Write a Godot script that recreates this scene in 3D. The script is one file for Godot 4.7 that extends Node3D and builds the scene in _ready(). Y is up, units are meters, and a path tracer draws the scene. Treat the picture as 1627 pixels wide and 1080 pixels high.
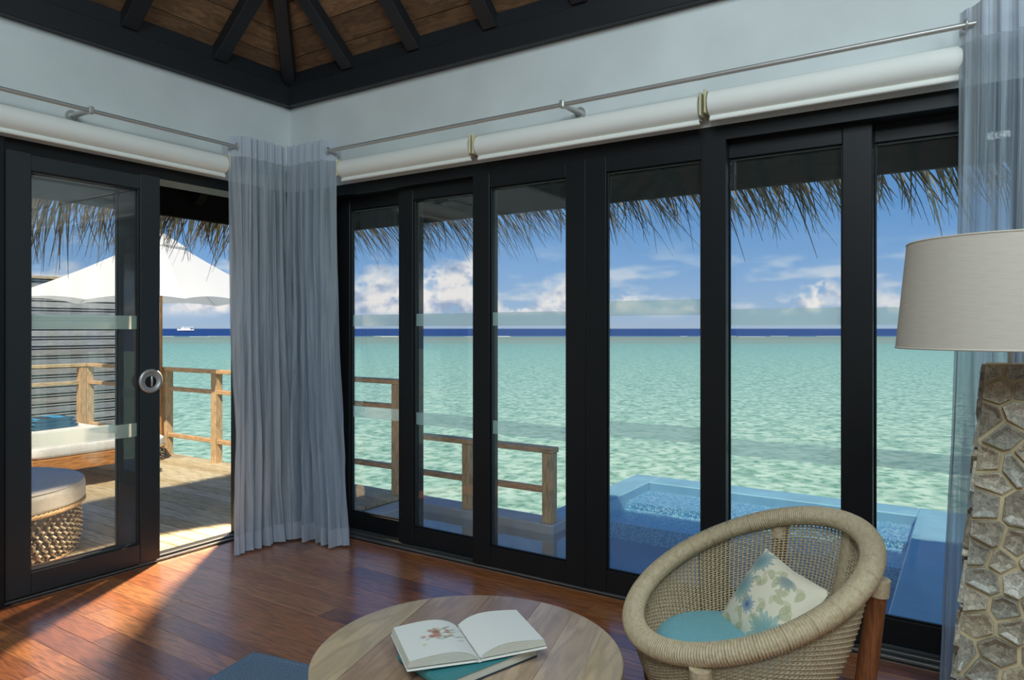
extends Node3D
# Overwater villa living room looking out over a deck, a pool and a lagoon.
# Axes: the two glazed walls meet at the origin; wall_left is the plane x = 0, wall_right the plane z = 0, y is up.

const DECK := -0.1
const WATER := -0.2
const SEA := -2.2
const CAM := Vector3(4.088, 1.4, 3.364)
const FWD := Vector3(-0.54614, 0.0, -0.83769)
const RGT := Vector3(0.83769, 0.0, -0.54614)

var M := {}
var counts := {}
var rng := RandomNumberGenerator.new()
var boxes := {}


# ---------------------------------------------------------------- mesh building
class MB:
	var v := PackedVector3Array()
	var n := PackedVector3Array()
	var uv := PackedVector2Array()
	var col := PackedColorArray()
	var ix := PackedInt32Array()
	var tint := Color(1, 1, 1)

	func vert(p: Vector3, nn: Vector3, t := Vector2.ZERO) -> int:
		v.append(p)
		n.append(nn)
		uv.append(t)
		col.append(tint)
		return v.size() - 1

	# flat polygon, wound outwards from the point inside
	func poly(p: Array, inside: Vector3) -> void:
		var c := Vector3.ZERO
		for q in p:
			c += q
		c /= p.size()
		var nn := Vector3.ZERO
		for i in p.size():
			nn += (p[i] - c).cross(p[(i + 1) % p.size()] - c)
		nn = nn.normalized()
		var flip := nn.dot(c - inside) < 0.0
		if flip:
			nn = -nn
		var first := v.size()
		for q in p:
			vert(q, nn)
		for i in range(1, p.size() - 1):
			if flip:
				ix.append_array([first, first + i, first + i + 1])
			else:
				ix.append_array([first, first + i + 1, first + i])

	func box(c: Vector3, s: Vector3, b := 0.0, bs := Basis()) -> void:
		var h := s * 0.5
		if b <= 0.0:
			for ax in 3:
				for sg in [-1.0, 1.0]:
					var q := []
					for k in [[-1, -1], [1, -1], [1, 1], [-1, 1]]:
						var d := Vector3.ZERO
						d[ax] = sg * h[ax]
						d[(ax + 1) % 3] = k[0] * h[(ax + 1) % 3]
						d[(ax + 2) % 3] = k[1] * h[(ax + 2) % 3]
						q.append(c + bs * d)
					poly(q, c)
			return
		b = minf(b, 0.45 * minf(s.x, minf(s.y, s.z)))
		var at := func(sx: float, sy: float, sz: float, ax: int) -> Vector3:
			var d := Vector3(sx * (h.x - b), sy * (h.y - b), sz * (h.z - b))
			d[ax] = [sx, sy, sz][ax] * h[ax]
			return c + bs * d
		for ax in 3:
			for sg in [-1, 1]:
				var q := []
				for k in [[-1, -1], [1, -1], [1, 1], [-1, 1]]:
					var e := [0, 0, 0]
					e[ax] = sg
					e[(ax + 1) % 3] = k[0]
					e[(ax + 2) % 3] = k[1]
					q.append(at.call(e[0], e[1], e[2], ax))
				poly(q, c)
			var a2 := (ax + 1) % 3
			var a3 := (ax + 2) % 3
			for s2 in [-1, 1]:
				for s3 in [-1, 1]:
					var lo := [0, 0, 0]
					lo[ax] = -1
					lo[a2] = s2
					lo[a3] = s3
					var hi := lo.duplicate()
					hi[ax] = 1
					poly([at.call(lo[0], lo[1], lo[2], a2), at.call(hi[0], hi[1], hi[2], a2), at.call(hi[0], hi[1], hi[2], a3), at.call(lo[0], lo[1], lo[2], a3)], c)
		for sx in [-1, 1]:
			for sy in [-1, 1]:
				for sz in [-1, 1]:
					poly([at.call(sx, sy, sz, 0), at.call(sx, sy, sz, 1), at.call(sx, sy, sz, 2)], c)

	# smooth grid of points: rows[i][j]; du x dv points outwards unless flip
	func grid(rows: Array, wrap_i := false, wrap_j := false, flip := false, uvs := Rect2(0, 0, 1, 1)) -> void:
		var ni := rows.size()
		var nj: int = rows[0].size()
		var first := v.size()
		var acc := PackedVector3Array()
		acc.resize(ni * nj)
		var ci := ni if wrap_i else ni - 1
		var cj := nj if wrap_j else nj - 1
		for i in ci:
			var i2 := (i + 1) % ni
			for j in cj:
				var j2 := (j + 1) % nj
				var a: Vector3 = rows[i][j]
				var b: Vector3 = rows[i2][j]
				var c: Vector3 = rows[i2][j2]
				var d: Vector3 = rows[i][j2]
				var fn := (c - a).cross(d - b)
				if flip:
					fn = -fn
				acc[i * nj + j] += fn
				acc[i2 * nj + j] += fn
				acc[i2 * nj + j2] += fn
				acc[i * nj + j2] += fn
				var A := first + i * nj + j
				var B := first + i2 * nj + j
				var C := first + i2 * nj + j2
				var D := first + i * nj + j2
				if flip:
					ix.append_array([A, B, C, A, C, D])
				else:
					ix.append_array([A, C, B, A, D, C])
		for i in ni:
			for j in nj:
				vert(rows[i][j], acc[i * nj + j].normalized(), Vector2(uvs.position.x + uvs.size.x * i / maxf(1, ni - 1), uvs.position.y + uvs.size.y * j / maxf(1, nj - 1)))

	# round bar along a path; radius a number or a Callable of the index
	func tube(path: Array, radius, sides := 8, closed := false, caps := true, flat := 1.0) -> void:
		var rows := []
		var m := path.size()
		var up := Vector3.UP
		var prev_side := Vector3.ZERO
		for k in m:
			var d: Vector3
			if closed:
				d = path[(k + 1) % m] - path[(k - 1 + m) % m]
			else:
				d = path[mini(k + 1, m - 1)] - path[maxi(k - 1, 0)]
			d = d.normalized()
			var side := d.cross(up)
			if prev_side != Vector3.ZERO:
				side = prev_side - d * prev_side.dot(d)
			elif side.length() < 0.1:
				side = d.cross(Vector3.RIGHT)
			side = side.normalized()
			prev_side = side
			var o := side.cross(d).normalized()
			var r: float = radius.call(k) if radius is Callable else radius
			var row := []
			for j in sides:
				var t := TAU * j / sides
				row.append(path[k] + side * cos(t) * r + o * sin(t) * r * flat)
			rows.append(row)
		grid(rows, closed, true, true)
		if caps and not closed:
			for e in [0, m - 1]:
				poly(rows[e], path[1] if e == 0 else path[m - 2])

	# profile of (radius, height) turned about the y axis at c
	func lathe(profile: Array, sides: int, c := Vector3.ZERO, bs := Basis()) -> void:
		var rows := []
		for p in profile:
			var row := []
			for j in sides:
				var t := TAU * j / sides
				row.append(c + bs * Vector3(cos(t) * p.x, p.y, sin(t) * p.x))
			rows.append(row)
		grid(rows, false, true, true)

	func mesh() -> ArrayMesh:
		var a := []
		a.resize(Mesh.ARRAY_MAX)
		a[Mesh.ARRAY_VERTEX] = v
		a[Mesh.ARRAY_NORMAL] = n
		a[Mesh.ARRAY_TEX_UV] = uv
		a[Mesh.ARRAY_COLOR] = col
		a[Mesh.ARRAY_INDEX] = ix
		var m := ArrayMesh.new()
		m.add_surface_from_arrays(Mesh.PRIMITIVE_TRIANGLES, a)
		return m


# ---------------------------------------------------------------- scene tree helpers
func numbered(called: String, parent: Node) -> String:
	var key := str(parent.get_instance_id()) + called
	var k: int = counts.get(key, 0)
	counts[key] = k + 1
	return called if k == 0 else "%s_%03d" % [called, k]


func part(called: String, shape, mat: Material, parent: Node = self, at := Transform3D()) -> MeshInstance3D:
	var o := MeshInstance3D.new()
	o.name = numbered(called, parent)
	o.mesh = shape.mesh() if shape is MB else shape
	o.material_override = mat
	o.transform = at
	parent.add_child(o, true)
	return o


func thing(called: String, label: String, category: String, at := Vector3.ZERO, group := "", turn := 0.0) -> Node3D:
	var o := Node3D.new()
	o.name = numbered(called, self)
	o.position = at
	o.rotation.y = turn
	add_child(o, true)
	tag(o, label, category, group)
	return o


func tag(o: Node, label: String, category: String, group := "") -> Node:
	o.set_meta("label", label)
	o.set_meta("category", category)
	if group:
		o.set_meta("group", group)
	return o


func structure(called: String, label := "", category := "") -> Node3D:
	var o := Node3D.new()
	o.name = called
	add_child(o, true)
	o.set_meta("kind", "structure")
	if label:
		tag(o, label, category)
	return o


func stuff(o: Node) -> Node:
	o.set_meta("kind", "stuff")
	return o


func bx(c: Vector3, s: Vector3, b := 0.0, bs := Basis()) -> MB:
	var m := MB.new()
	m.box(c, s, b, bs)
	return m


# box between two corners
func bb(a: Vector3, z: Vector3, b := 0.0) -> MB:
	return bx((a + z) * 0.5, (z - a).abs(), b)


# a box mesh centred on its own origin, shared between alike pieces
func shared_box(s: Vector3, b: float) -> ArrayMesh:
	var key := "%.3f %.3f %.3f %.4f" % [s.x, s.y, s.z, b]
	if not boxes.has(key):
		boxes[key] = bx(Vector3.ZERO, s, b).mesh()
	return boxes[key]


func lit(called: String, at: Vector3, size: Vector2, energy: float, color: Color, towards: Vector3) -> void:
	var l := AreaLight3D.new()
	l.name = called
	l.area_size = size
	l.light_energy = energy
	l.light_color = color
	l.shadow_enabled = true
	l.position = at
	add_child(l)
	l.look_at_from_position(at, at + towards, Vector3.RIGHT if absf(towards.normalized().y) > 0.9 else Vector3.UP)


# ---------------------------------------------------------------- textures and materials
func ramp(stops: Array) -> Gradient:
	var g := Gradient.new()
	var o := PackedFloat32Array()
	var c := PackedColorArray()
	for s in stops:
		o.append(s[0])
		c.append(s[1])
	g.offsets = o
	g.colors = c
	return g


func noise_tex(sd: int, freq: float, stops: Array, size := 512, kind := FastNoiseLite.TYPE_SIMPLEX_SMOOTH, octaves := 4, warp := 0.0) -> NoiseTexture2D:
	var f := FastNoiseLite.new()
	f.seed = sd
	f.noise_type = kind
	f.frequency = freq
	f.fractal_octaves = octaves
	if kind == FastNoiseLite.TYPE_CELLULAR:
		f.fractal_type = FastNoiseLite.FRACTAL_NONE
		f.cellular_return_type = FastNoiseLite.RETURN_CELL_VALUE
	if warp > 0.0:
		f.domain_warp_enabled = true
		f.domain_warp_amplitude = warp
		f.domain_warp_frequency = freq * 0.7
	var t := NoiseTexture2D.new()
	t.width = size
	t.height = size
	t.seamless = true
	t.noise = f
	t.color_ramp = ramp(stops)
	return t


func rgb8(r: float, g: float, b: float) -> Color:
	return Color(r / 255.0, g / 255.0, b / 255.0)


func mat(called: String, c: Color, rough := 0.6, metal := 0.0, spec := 0.5) -> StandardMaterial3D:
	var m := StandardMaterial3D.new()
	m.resource_name = called
	m.albedo_color = c
	m.roughness = rough
	m.metallic = metal
	m.metallic_specular = spec
	M[called] = m
	return m


func wood(called: String, tex: Texture2D, tintc: Color, rough: float, scale: Vector3, offset: Vector3, world := true) -> StandardMaterial3D:
	var m := mat(called, tintc, rough)
	m.albedo_texture = tex
	m.uv1_triplanar = true
	m.uv1_world_triplanar = world
	m.uv1_scale = scale
	m.uv1_offset = offset
	m.uv1_triplanar_sharpness = 8.0
	return m


func make_materials() -> void:
	var grey := func(x: float) -> Color: return Color(x, x, x)
	var grain := noise_tex(3, 0.012, [[0.0, grey.call(0.62)], [0.4, grey.call(0.86)], [0.55, grey.call(1.0)], [0.75, grey.call(0.82)], [1.0, grey.call(0.7)]], 512, FastNoiseLite.TYPE_SIMPLEX_SMOOTH, 5, 30.0)
	var soft_grain := noise_tex(13, 0.01, [[0.0, grey.call(0.78)], [0.4, grey.call(0.95)], [0.55, grey.call(0.86)], [0.7, grey.call(1.0)], [1.0, grey.call(0.9)]], 512, FastNoiseLite.TYPE_SIMPLEX_SMOOTH, 5, 40.0)
	var knots := noise_tex(11, 0.008, [[0.0, grey.call(0.55)], [0.35, grey.call(0.9)], [0.5, grey.call(0.72)], [0.62, grey.call(1.0)], [1.0, grey.call(0.78)]], 512, FastNoiseLite.TYPE_SIMPLEX_SMOOTH, 4, 60.0)
	var cloudy := noise_tex(21, 0.01, [[0.0, grey.call(0.9)], [1.0, grey.call(1.0)]], 256)
	var weave_h := noise_tex(5, 0.15, [[0.0, grey.call(0.0)], [1.0, grey.call(1.0)]], 512, FastNoiseLite.TYPE_SIMPLEX, 2)
	# interior floor, reddish hardwood, boards along x
	var tones := [rgb8(196, 122, 72), rgb8(172, 104, 64), rgb8(210, 136, 80), rgb8(160, 98, 66), rgb8(186, 110, 62), rgb8(200, 122, 66)]
	for i in tones.size():
		var f := wood("floor_wood_%d" % i, grain, tones[i], 0.32, Vector3(0.5, 6, 6), Vector3(i * 0.37, i * 0.21, i * 0.53))
		f.clearcoat_enabled = true
		f.metallic_specular = 1.0
		f.metallic = 0.22
		f.clearcoat = 1.0
		f.clearcoat_roughness = 0.2
		f.heightmap_enabled = true
		f.heightmap_texture = grain
		f.heightmap_scale = 0.008
	mat("under_floor", rgb8(40, 26, 18), 0.8)
	# deck, weathered pale timber, boards along x
	tones = [rgb8(212, 194, 154), rgb8(200, 180, 138), rgb8(218, 202, 164), rgb8(206, 184, 138), rgb8(190, 172, 138)]
	for i in tones.size():
		wood("deck_wood_%d" % i, grain, tones[i], 0.75, Vector3(0.4, 7, 7), Vector3(i * 0.31, i * 0.17, i * 0.43))
	wood("rail_x", grain, rgb8(222, 180, 130), 0.6, Vector3(0.7, 8, 8), Vector3.ZERO)
	wood("rail_y", grain, rgb8(222, 186, 138), 0.6, Vector3(8, 0.7, 8), Vector3.ZERO)
	wood("rail_z", grain, rgb8(220, 196, 152), 0.6, Vector3(8, 8, 0.7), Vector3.ZERO)
	wood("teak_frame", grain, rgb8(214, 144, 70), 0.5, Vector3(6, 6, 0.6), Vector3.ZERO)
	wood("teak_pole", grain, rgb8(196, 140, 80), 0.5, Vector3(6, 0.6, 6), Vector3.ZERO)
	tones = [rgb8(176, 182, 184), rgb8(160, 166, 170), rgb8(190, 194, 194), rgb8(168, 168, 164)]
	for i in tones.size():
		wood("slat_wood_%d" % i, soft_grain, tones[i], 0.8, Vector3(2, 2, 0.35), Vector3(i * 0.3, i * 0.7, i * 0.2))
	mat("screen_backing", rgb8(26, 30, 32), 0.9)
	# dark joinery
	mat("dark_frame", rgb8(20, 23, 26), 0.45, 0.0, 0.4)
	mat("dark_timber", rgb8(27, 31, 36), 0.5)
	mat("door_frame_sheen", rgb8(40, 46, 50), 0.4)  # same paint as dark_frame, with reflected sheen put into a lighter colour
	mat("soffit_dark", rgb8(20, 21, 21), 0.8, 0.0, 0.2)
	mat("track_metal", rgb8(150, 150, 148), 0.35, 0.8)
	tones = [rgb8(140, 108, 76), rgb8(126, 96, 68), rgb8(150, 116, 84)]
	for i in tones.size():
		wood("ceiling_board_x_%d" % i, knots, tones[i], 0.7, Vector3(0.5, 3, 3), Vector3(i * 0.4, 0, i * 0.3))
		wood("ceiling_board_z_%d" % i, knots, tones[i], 0.7, Vector3(3, 3, 0.5), Vector3(i * 0.4, 0, i * 0.3))
	var w := mat("white_wall", rgb8(226, 234, 234), 0.7)
	w.albedo_texture = cloudy
	w.uv1_triplanar = true
	w.uv1_world_triplanar = true
	w.uv1_scale = Vector3.ONE * 0.4
	mat("blind_white", rgb8(236, 238, 232), 0.7)
	mat("bracket_plastic", rgb8(206, 200, 164), 0.5)
	mat("brushed_steel", rgb8(196, 196, 194), 0.4, 0.7)
	mat("dark_hole", rgb8(18, 18, 20), 0.8)
	var g := mat("pane_glass", Color(0.9, 0.97, 0.95, 0.015), 0.0)
	g.transparency = BaseMaterial3D.TRANSPARENCY_ALPHA
	var fr := mat("frosted_film", Color(0.82, 0.97, 0.9, 0.36), 0.6)
	fr.backlight_enabled = true
	fr.backlight = Color(1, 1, 1)
	fr.transparency = BaseMaterial3D.TRANSPARENCY_ALPHA
	# fabric
	var crinkle := noise_tex(35, 0.03, [[0.0, Color(0.86, 0.88, 0.9, 0.62)], [0.45, Color(0.95, 0.96, 0.97, 0.82)], [0.6, Color(1, 1, 1, 1)], [1.0, Color(0.97, 0.97, 0.98, 0.9)]], 512, FastNoiseLite.TYPE_SIMPLEX_SMOOTH, 4)
	for spec in [["curtain_cloth", Color(0.8, 0.84, 0.88, 0.86), 1.0], ["curtain_heading", Color(0.74, 0.78, 0.83, 1.0), 0.7], ["curtain_hem", Color(0.68, 0.72, 0.78, 1.0), 0.7]]:
		var c := mat(spec[0], spec[1], 0.9, 0.0, 0.2)
		c.transparency = BaseMaterial3D.TRANSPARENCY_ALPHA
		if spec[0] == "curtain_cloth":
			c.albedo_texture = crinkle
		c.uv1_scale = Vector3(2.2, 0.12, 1.0)
		c.backlight_enabled = true
		c.backlight = Color.WHITE * spec[2]
	var um := mat("canvas_white", rgb8(244, 244, 242), 0.8)
	um.backlight_enabled = true
	um.backlight = Color(0.8, 0.8, 0.8)
	var cloth := noise_tex(31, 0.05, [[0.0, grey.call(0.93)], [1.0, grey.call(1.0)]], 256)
	var cu := wood("white_cushion", cloth, rgb8(240, 238, 230), 0.85, Vector3.ONE * 2, Vector3.ZERO, false)
	cu.rim_enabled = true
	cu.rim = 0.3
	wood("grey_cushion", cloth, rgb8(200, 202, 202), 0.85, Vector3.ONE * 2, Vector3.ZERO, false)
	var tq := wood("teal_cushion", cloth, rgb8(128, 188, 198), 0.8, Vector3.ONE * 4, Vector3.ZERO, false)
	tq.rim_enabled = true
	tq.rim = 0.4
	# rattan
	var ra := wood("rattan", noise_tex(41, 0.05, [[0.0, rgb8(172, 154, 122)], [0.5, rgb8(196, 178, 146)], [1.0, rgb8(212, 198, 168)]], 256), Color.WHITE, 0.5, Vector3.ONE * 5, Vector3.ZERO, false)
	ra.metallic_specular = 0.5
	mat("rattan_brown", rgb8(120, 96, 64), 0.7)  # plain brown for the chair seat
	mat("wicker_dark", rgb8(64, 56, 50), 0.6)
	mat("wicker_tan", rgb8(190, 160, 114), 0.6)
	mat("wicker_brown", rgb8(104, 88, 74), 0.6)
	mat("wicker_pale", rgb8(212, 200, 178), 0.6)
	wood("chair_leg_wood", grain, rgb8(150, 92, 56), 0.4, Vector3(8, 0.8, 8), Vector3.ZERO, false)
	# coffee table
	tones = [rgb8(204, 174, 146), rgb8(190, 156, 128), rgb8(210, 184, 160), rgb8(180, 146, 122), rgb8(214, 188, 150)]
	for i in tones.size():
		var t := wood("table_wood_%d" % i, soft_grain, tones[i], 0.3, Vector3(1.6, 1.6, 0.25), Vector3(i * 0.3, 0.2, i * 0.45), false)
		t.clearcoat_enabled = true
		t.clearcoat = 0.5
		t.clearcoat_roughness = 0.25
	# rug
	var ru := wood("rug_wool", noise_tex(51, 0.09, [[0.0, rgb8(72, 94, 118)], [0.5, rgb8(112, 138, 164)], [1.0, rgb8(150, 174, 194)]], 512, FastNoiseLite.TYPE_SIMPLEX, 2), Color.WHITE, 0.95, Vector3.ONE * 3, Vector3.ZERO, false)
	ru.heightmap_enabled = true
	ru.heightmap_texture = weave_h
	ru.heightmap_scale = 0.4
	# books
	mat("page_paper", rgb8(236, 236, 230), 0.7)
	mat("page_edge", rgb8(216, 214, 202), 0.8)
	mat("teal_cover", rgb8(62, 136, 142), 0.45)
	mat("teal_spine", rgb8(70, 138, 142), 0.45)
	mat("dark_cover", rgb8(34, 52, 64), 0.5)
	# lamp
	var sh := wood("shade_linen", noise_tex(61, 0.03, [[0.0, grey.call(0.93)], [1.0, grey.call(1.0)]], 512, FastNoiseLite.TYPE_SIMPLEX, 3), rgb8(214, 206, 192), 0.85, Vector3(0.8, 26, 0.8), Vector3.ZERO, false)
	sh.backlight_enabled = true
	sh.backlight = Color(0.3, 0.3, 0.28)
	wood("grout", cloudy, rgb8(206, 190, 152), 0.75, Vector3.ONE * 6, Vector3.ZERO, false)
	tones = [rgb8(184, 176, 156), rgb8(202, 194, 174), rgb8(162, 154, 136), rgb8(214, 210, 194), rgb8(172, 170, 156), rgb8(194, 184, 158)]
	for i in tones.size():
		var s := wood("shell_%d" % i, knots, tones[i], 0.38, Vector3.ONE * 9, Vector3(i * 0.3, i * 0.6, i * 0.2), false)
		s.clearcoat_enabled = true
		s.clearcoat = 0.15
		s.clearcoat_roughness = 0.2
	# pool and sea
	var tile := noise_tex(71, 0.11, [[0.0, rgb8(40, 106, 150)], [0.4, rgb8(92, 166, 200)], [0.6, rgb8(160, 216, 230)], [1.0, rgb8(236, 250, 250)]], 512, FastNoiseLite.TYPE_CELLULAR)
	var pt := wood("pool_sunlit_mosaic", tile, rgb8(220, 236, 240), 0.3, Vector3.ONE * 1.9, Vector3.ZERO)  # small tiles with the sparkle of sunlit water put into their colours
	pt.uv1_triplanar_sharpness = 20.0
	mat("pool_wall_tile", rgb8(24, 74, 112), 0.35)  # also on the pool floor, where its navy carries painted shade
	var cop := wood("pool_coping_tile", cloudy, rgb8(128, 178, 192), 0.25, Vector3.ONE * 0.8, Vector3.ZERO)
	cop.metallic_specular = 0.5
	wood("kerb_stone", cloudy, rgb8(182, 188, 192), 0.7, Vector3.ONE * 2, Vector3.ZERO)
	var pw := mat("pool_water", Color(0.05, 0.18, 0.34, 0.14), 0.02)
	pw.transparency = BaseMaterial3D.TRANSPARENCY_ALPHA
	pw.normal_enabled = true
	var wn := noise_tex(81, 0.02, [[0.0, grey.call(0)], [1.0, grey.call(1)]], 512, FastNoiseLite.TYPE_SIMPLEX_SMOOTH, 3)
	wn.as_normal_map = true
	wn.bump_strength = 2.0
	pw.normal_texture = wn
	pw.normal_scale = 0.12
	pw.uv1_triplanar = true
	pw.uv1_world_triplanar = true
	pw.uv1_scale = Vector3.ONE * 0.6
	var sea := mat("lagoon", Color.WHITE, 0.35, 0.0, 0.1)
	sea.vertex_color_use_as_albedo = true
	sea.albedo_texture = noise_tex(91, 0.012, [[0.0, Color(0.72, 0.8, 0.78)], [0.42, Color(0.88, 0.92, 0.9)], [0.6, Color(0.97, 0.98, 0.96)], [1.0, Color(1, 1, 0.97)]], 1024, FastNoiseLite.TYPE_SIMPLEX_SMOOTH, 5, 20.0)
	sea.uv1_scale = Vector3(1, 1, 1)
	sea.detail_enabled = true
	sea.detail_blend_mode = BaseMaterial3D.BLEND_MODE_MUL
	sea.detail_uv_layer = BaseMaterial3D.DETAIL_UV_1
	sea.detail_albedo = noise_tex(95, 0.03, [[0.0, Color(0.5, 0.62, 0.58)], [0.3, Color(0.78, 0.87, 0.83)], [0.5, Color(0.9, 0.95, 0.92)], [0.66, Color(1, 1, 0.99)], [1.0, Color(1, 1, 1)]], 1024, FastNoiseLite.TYPE_SIMPLEX, 6, 26.0)  # light and dark of the ripples put into the colour
	var oc := mat("ocean", rgb8(34, 66, 124), 0.6, 0.0, 0.15)
	oc.albedo_texture = cloudy
	oc.uv1_triplanar = true
	oc.uv1_world_triplanar = true
	oc.uv1_scale = Vector3.ONE * 0.004
	mat("surf_white", rgb8(206, 212, 206), 0.8)
	mat("boat_white", rgb8(240, 240, 240), 0.5)
	mat("boat_dark", rgb8(60, 70, 84), 0.4)
	# thatch
	var th := mat("thatch", Color.WHITE, 0.75)
	th.vertex_color_use_as_albedo = true
	th.backlight_enabled = true
	th.backlight = Color(0.9, 0.9, 0.9)


# the sky as a panorama: blue above, cumulus and streaks low over the sea all the way round
func sky_panorama() -> ImageTexture:
	var w := 4096
	var h := 2048
	var top := []
	var stops := [[-90.0, Vector3(120, 150, 175)], [-0.2, Vector3(150, 172, 192)], [0.0, Vector3(164, 186, 210)], [2.0, Vector3(150, 182, 216)], [4.5, Vector3(128, 170, 216)], [8.0, Vector3(102, 154, 210)], [14.0, Vector3(84, 138, 200)], [30.0, Vector3(66, 118, 184)], [90.0, Vector3(50, 96, 164)]]
	var base := func(el: float) -> Vector3:
		for k in stops.size() - 1:
			if el <= stops[k + 1][0]:
				return stops[k][1].lerp(stops[k + 1][1], (el - stops[k][0]) / (stops[k + 1][0] - stops[k][0]))
		return stops[-1][1]
	var img := Image.create_empty(w, h, false, Image.FORMAT_RGB8)
	for y in h:
		var c: Vector3 = base.call(90.0 - (y + 0.5) * 180.0 / h)
		img.fill_rect(Rect2i(0, y, w, 1), Color(c.x / 255.0, c.y / 255.0, c.z / 255.0))
	var big := FastNoiseLite.new()
	big.seed = 39
	big.noise_type = FastNoiseLite.TYPE_SIMPLEX_SMOOTH
	big.frequency = 1.0
	big.fractal_octaves = 2
	var puff := FastNoiseLite.new()
	puff.seed = 9
	puff.noise_type = FastNoiseLite.TYPE_SIMPLEX_SMOOTH
	puff.frequency = 1.0
	puff.fractal_octaves = 5
	puff.fractal_gain = 0.55
	var streak := FastNoiseLite.new()
	streak.seed = 15
	streak.noise_type = FastNoiseLite.TYPE_SIMPLEX_SMOOTH
	streak.frequency = 1.0
	streak.fractal_octaves = 4
	for x in w:
		var az := (x + 0.5) / w * TAU
		var dir := Vector3(sin(az), 0, -cos(az))
		var lumpy := big.get_noise_3d(dir.x * 5.0 + 3.0, dir.z * 5.0, 0.0)
		var tops := 2.7 + 5.2 * maxf(lumpy, -0.1) + 0.7 * big.get_noise_3d(dir.x * 26.0, dir.z * 26.0, 5.0)
		for y in range(h / 2 - 150, h / 2):
			var el := 90.0 - (y + 0.5) * 180.0 / h
			var c: Vector3 = base.call(el)
			# thin streaks
			var s := streak.get_noise_3d(dir.x * 6.0, dir.z * 6.0, el * 0.42)
			var k := smoothstep(-0.02, 0.34, s) * smoothstep(7.5, 3.6, el) * smoothstep(0.4, 1.6, el)
			c = c.lerp(Vector3(214, 220, 228), 0.75 * k)
			# heaped clouds with flat bases
			var q := puff.get_noise_3d(dir.x * 24.0, dir.z * 24.0, el * 0.55)
			var up := smoothstep(tops + 0.9, tops - 0.9, el + q * 2.2)
			var dens := smoothstep(-0.1, 0.14, q + 0.1 + lumpy * 0.6) * up * smoothstep(0.9, 1.5, el)
			if dens > 0.0:
				var light := clampf(0.58 + 1.3 * (q - puff.get_noise_3d(dir.x * 24.0 - dir.z * 0.25, dir.z * 24.0 + dir.x * 0.25, el * 0.55 + 0.45)) + 0.28 * (el - 1.4) / maxf(0.6, tops - 1.4), 0.0, 1.0)
				c = c.lerp(Vector3(158, 174, 202).lerp(Vector3(244, 240, 236), light), 0.94 * dens)
			img.set_pixel(x, y, Color(c.x / 255.0, c.y / 255.0, c.z / 255.0))
	return ImageTexture.create_from_image(img)


# ================================================================ the scene
func _ready() -> void:
	# camera
	var cam := Camera3D.new()
	cam.name = "camera"
	cam.near = 0.05
	cam.far = 40000.0
	cam.keep_aspect = Camera3D.KEEP_HEIGHT
	cam.set_frustum(0.05 * 1080.0 / 1122.0, Vector2(0, -0.05 * 18.0 / 1122.0), 0.05, 40000.0)
	add_child(cam)
	cam.look_at_from_position(CAM, CAM + FWD, Vector3.UP)
	cam.current = true
	# sky and exposure
	var env := Environment.new()
	var sky := Sky.new()
	var pano := PanoramaSkyMaterial.new()
	pano.panorama = sky_panorama()
	pano.energy_multiplier = 1.0
	sky.sky_material = pano
	env.background_mode = Environment.BG_SKY
	env.sky = sky
	env.background_energy_multiplier = 1.0
	env.tonemap_mode = Environment.TONE_MAPPER_LINEAR
	env.tonemap_exposure = 1.0
	env.sdfgi_enabled = true
	env.ssao_enabled = true
	env.ssil_enabled = true
	var we := WorldEnvironment.new()
	we.name = "environment"
	we.environment = env
	add_child(we)
	# sun: high, behind the house
	var sun := DirectionalLight3D.new()
	sun.name = "sun"
	sun.light_energy = 1.75
	sun.light_color = Color(1.0, 0.955, 0.87)
	sun.light_angular_distance = 0.5
	sun.shadow_enabled = true
	sun.sky_mode = DirectionalLight3D.SKY_MODE_LIGHT_ONLY
	add_child(sun)
	sun.look_at_from_position(Vector3(0.478, 1.0, 0.66), Vector3.ZERO, Vector3.UP)
	# added fill lights, unseen and without fittings, up under the roof
	lit("fill_light", Vector3(3.6, 4.3, 3.9), Vector2(1.6, 1.6), 6.2, Color(0.9, 0.97, 1.0), Vector3(-0.25, -1, -0.3))
	lit("fill_light_far", Vector3(5.6, 3.6, 2.2), Vector2(0.9, 0.9), 3.5, Color(0.9, 0.97, 1.0), Vector3(-1, -0.35, -0.3))
	lit("fill_light_back", Vector3(4.9, 3.75, 5.3), Vector2(1.4, 0.7), 7.0, Color(0.92, 0.98, 1.0), Vector3(-0.12, -0.55, -1))
	# unseen strobe without a fitting, outside on the deck by the corner post
	var ol := SpotLight3D.new()
	ol.name = "deck_strobe"
	ol.light_color = Color(1.0, 0.9, 0.76)
	ol.light_energy = 36.0
	ol.light_size = 0.06
	ol.spot_range = 12.0
	ol.spot_attenuation = 2.0
	ol.spot_angle = 37.0
	ol.spot_angle_attenuation = 0.2
	ol.shadow_enabled = true
	add_child(ol)
	ol.look_at_from_position(Vector3(-0.8, 1.95, -0.42), Vector3(0.72, 0.0, 0.85), Vector3.UP)

	rng.seed = 7
	make_materials()
	build_room()
	build_ceiling()
	build_windows()
	build_outdoor_ground()
	build_roof_edge()
	build_railings()
	build_screen()
	build_pool()
	build_sea()
	build_blinds_and_rods()
	build_curtains()
	build_deck_furniture()
	build_table_and_books()
	build_chair()
	build_lamp()


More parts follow.
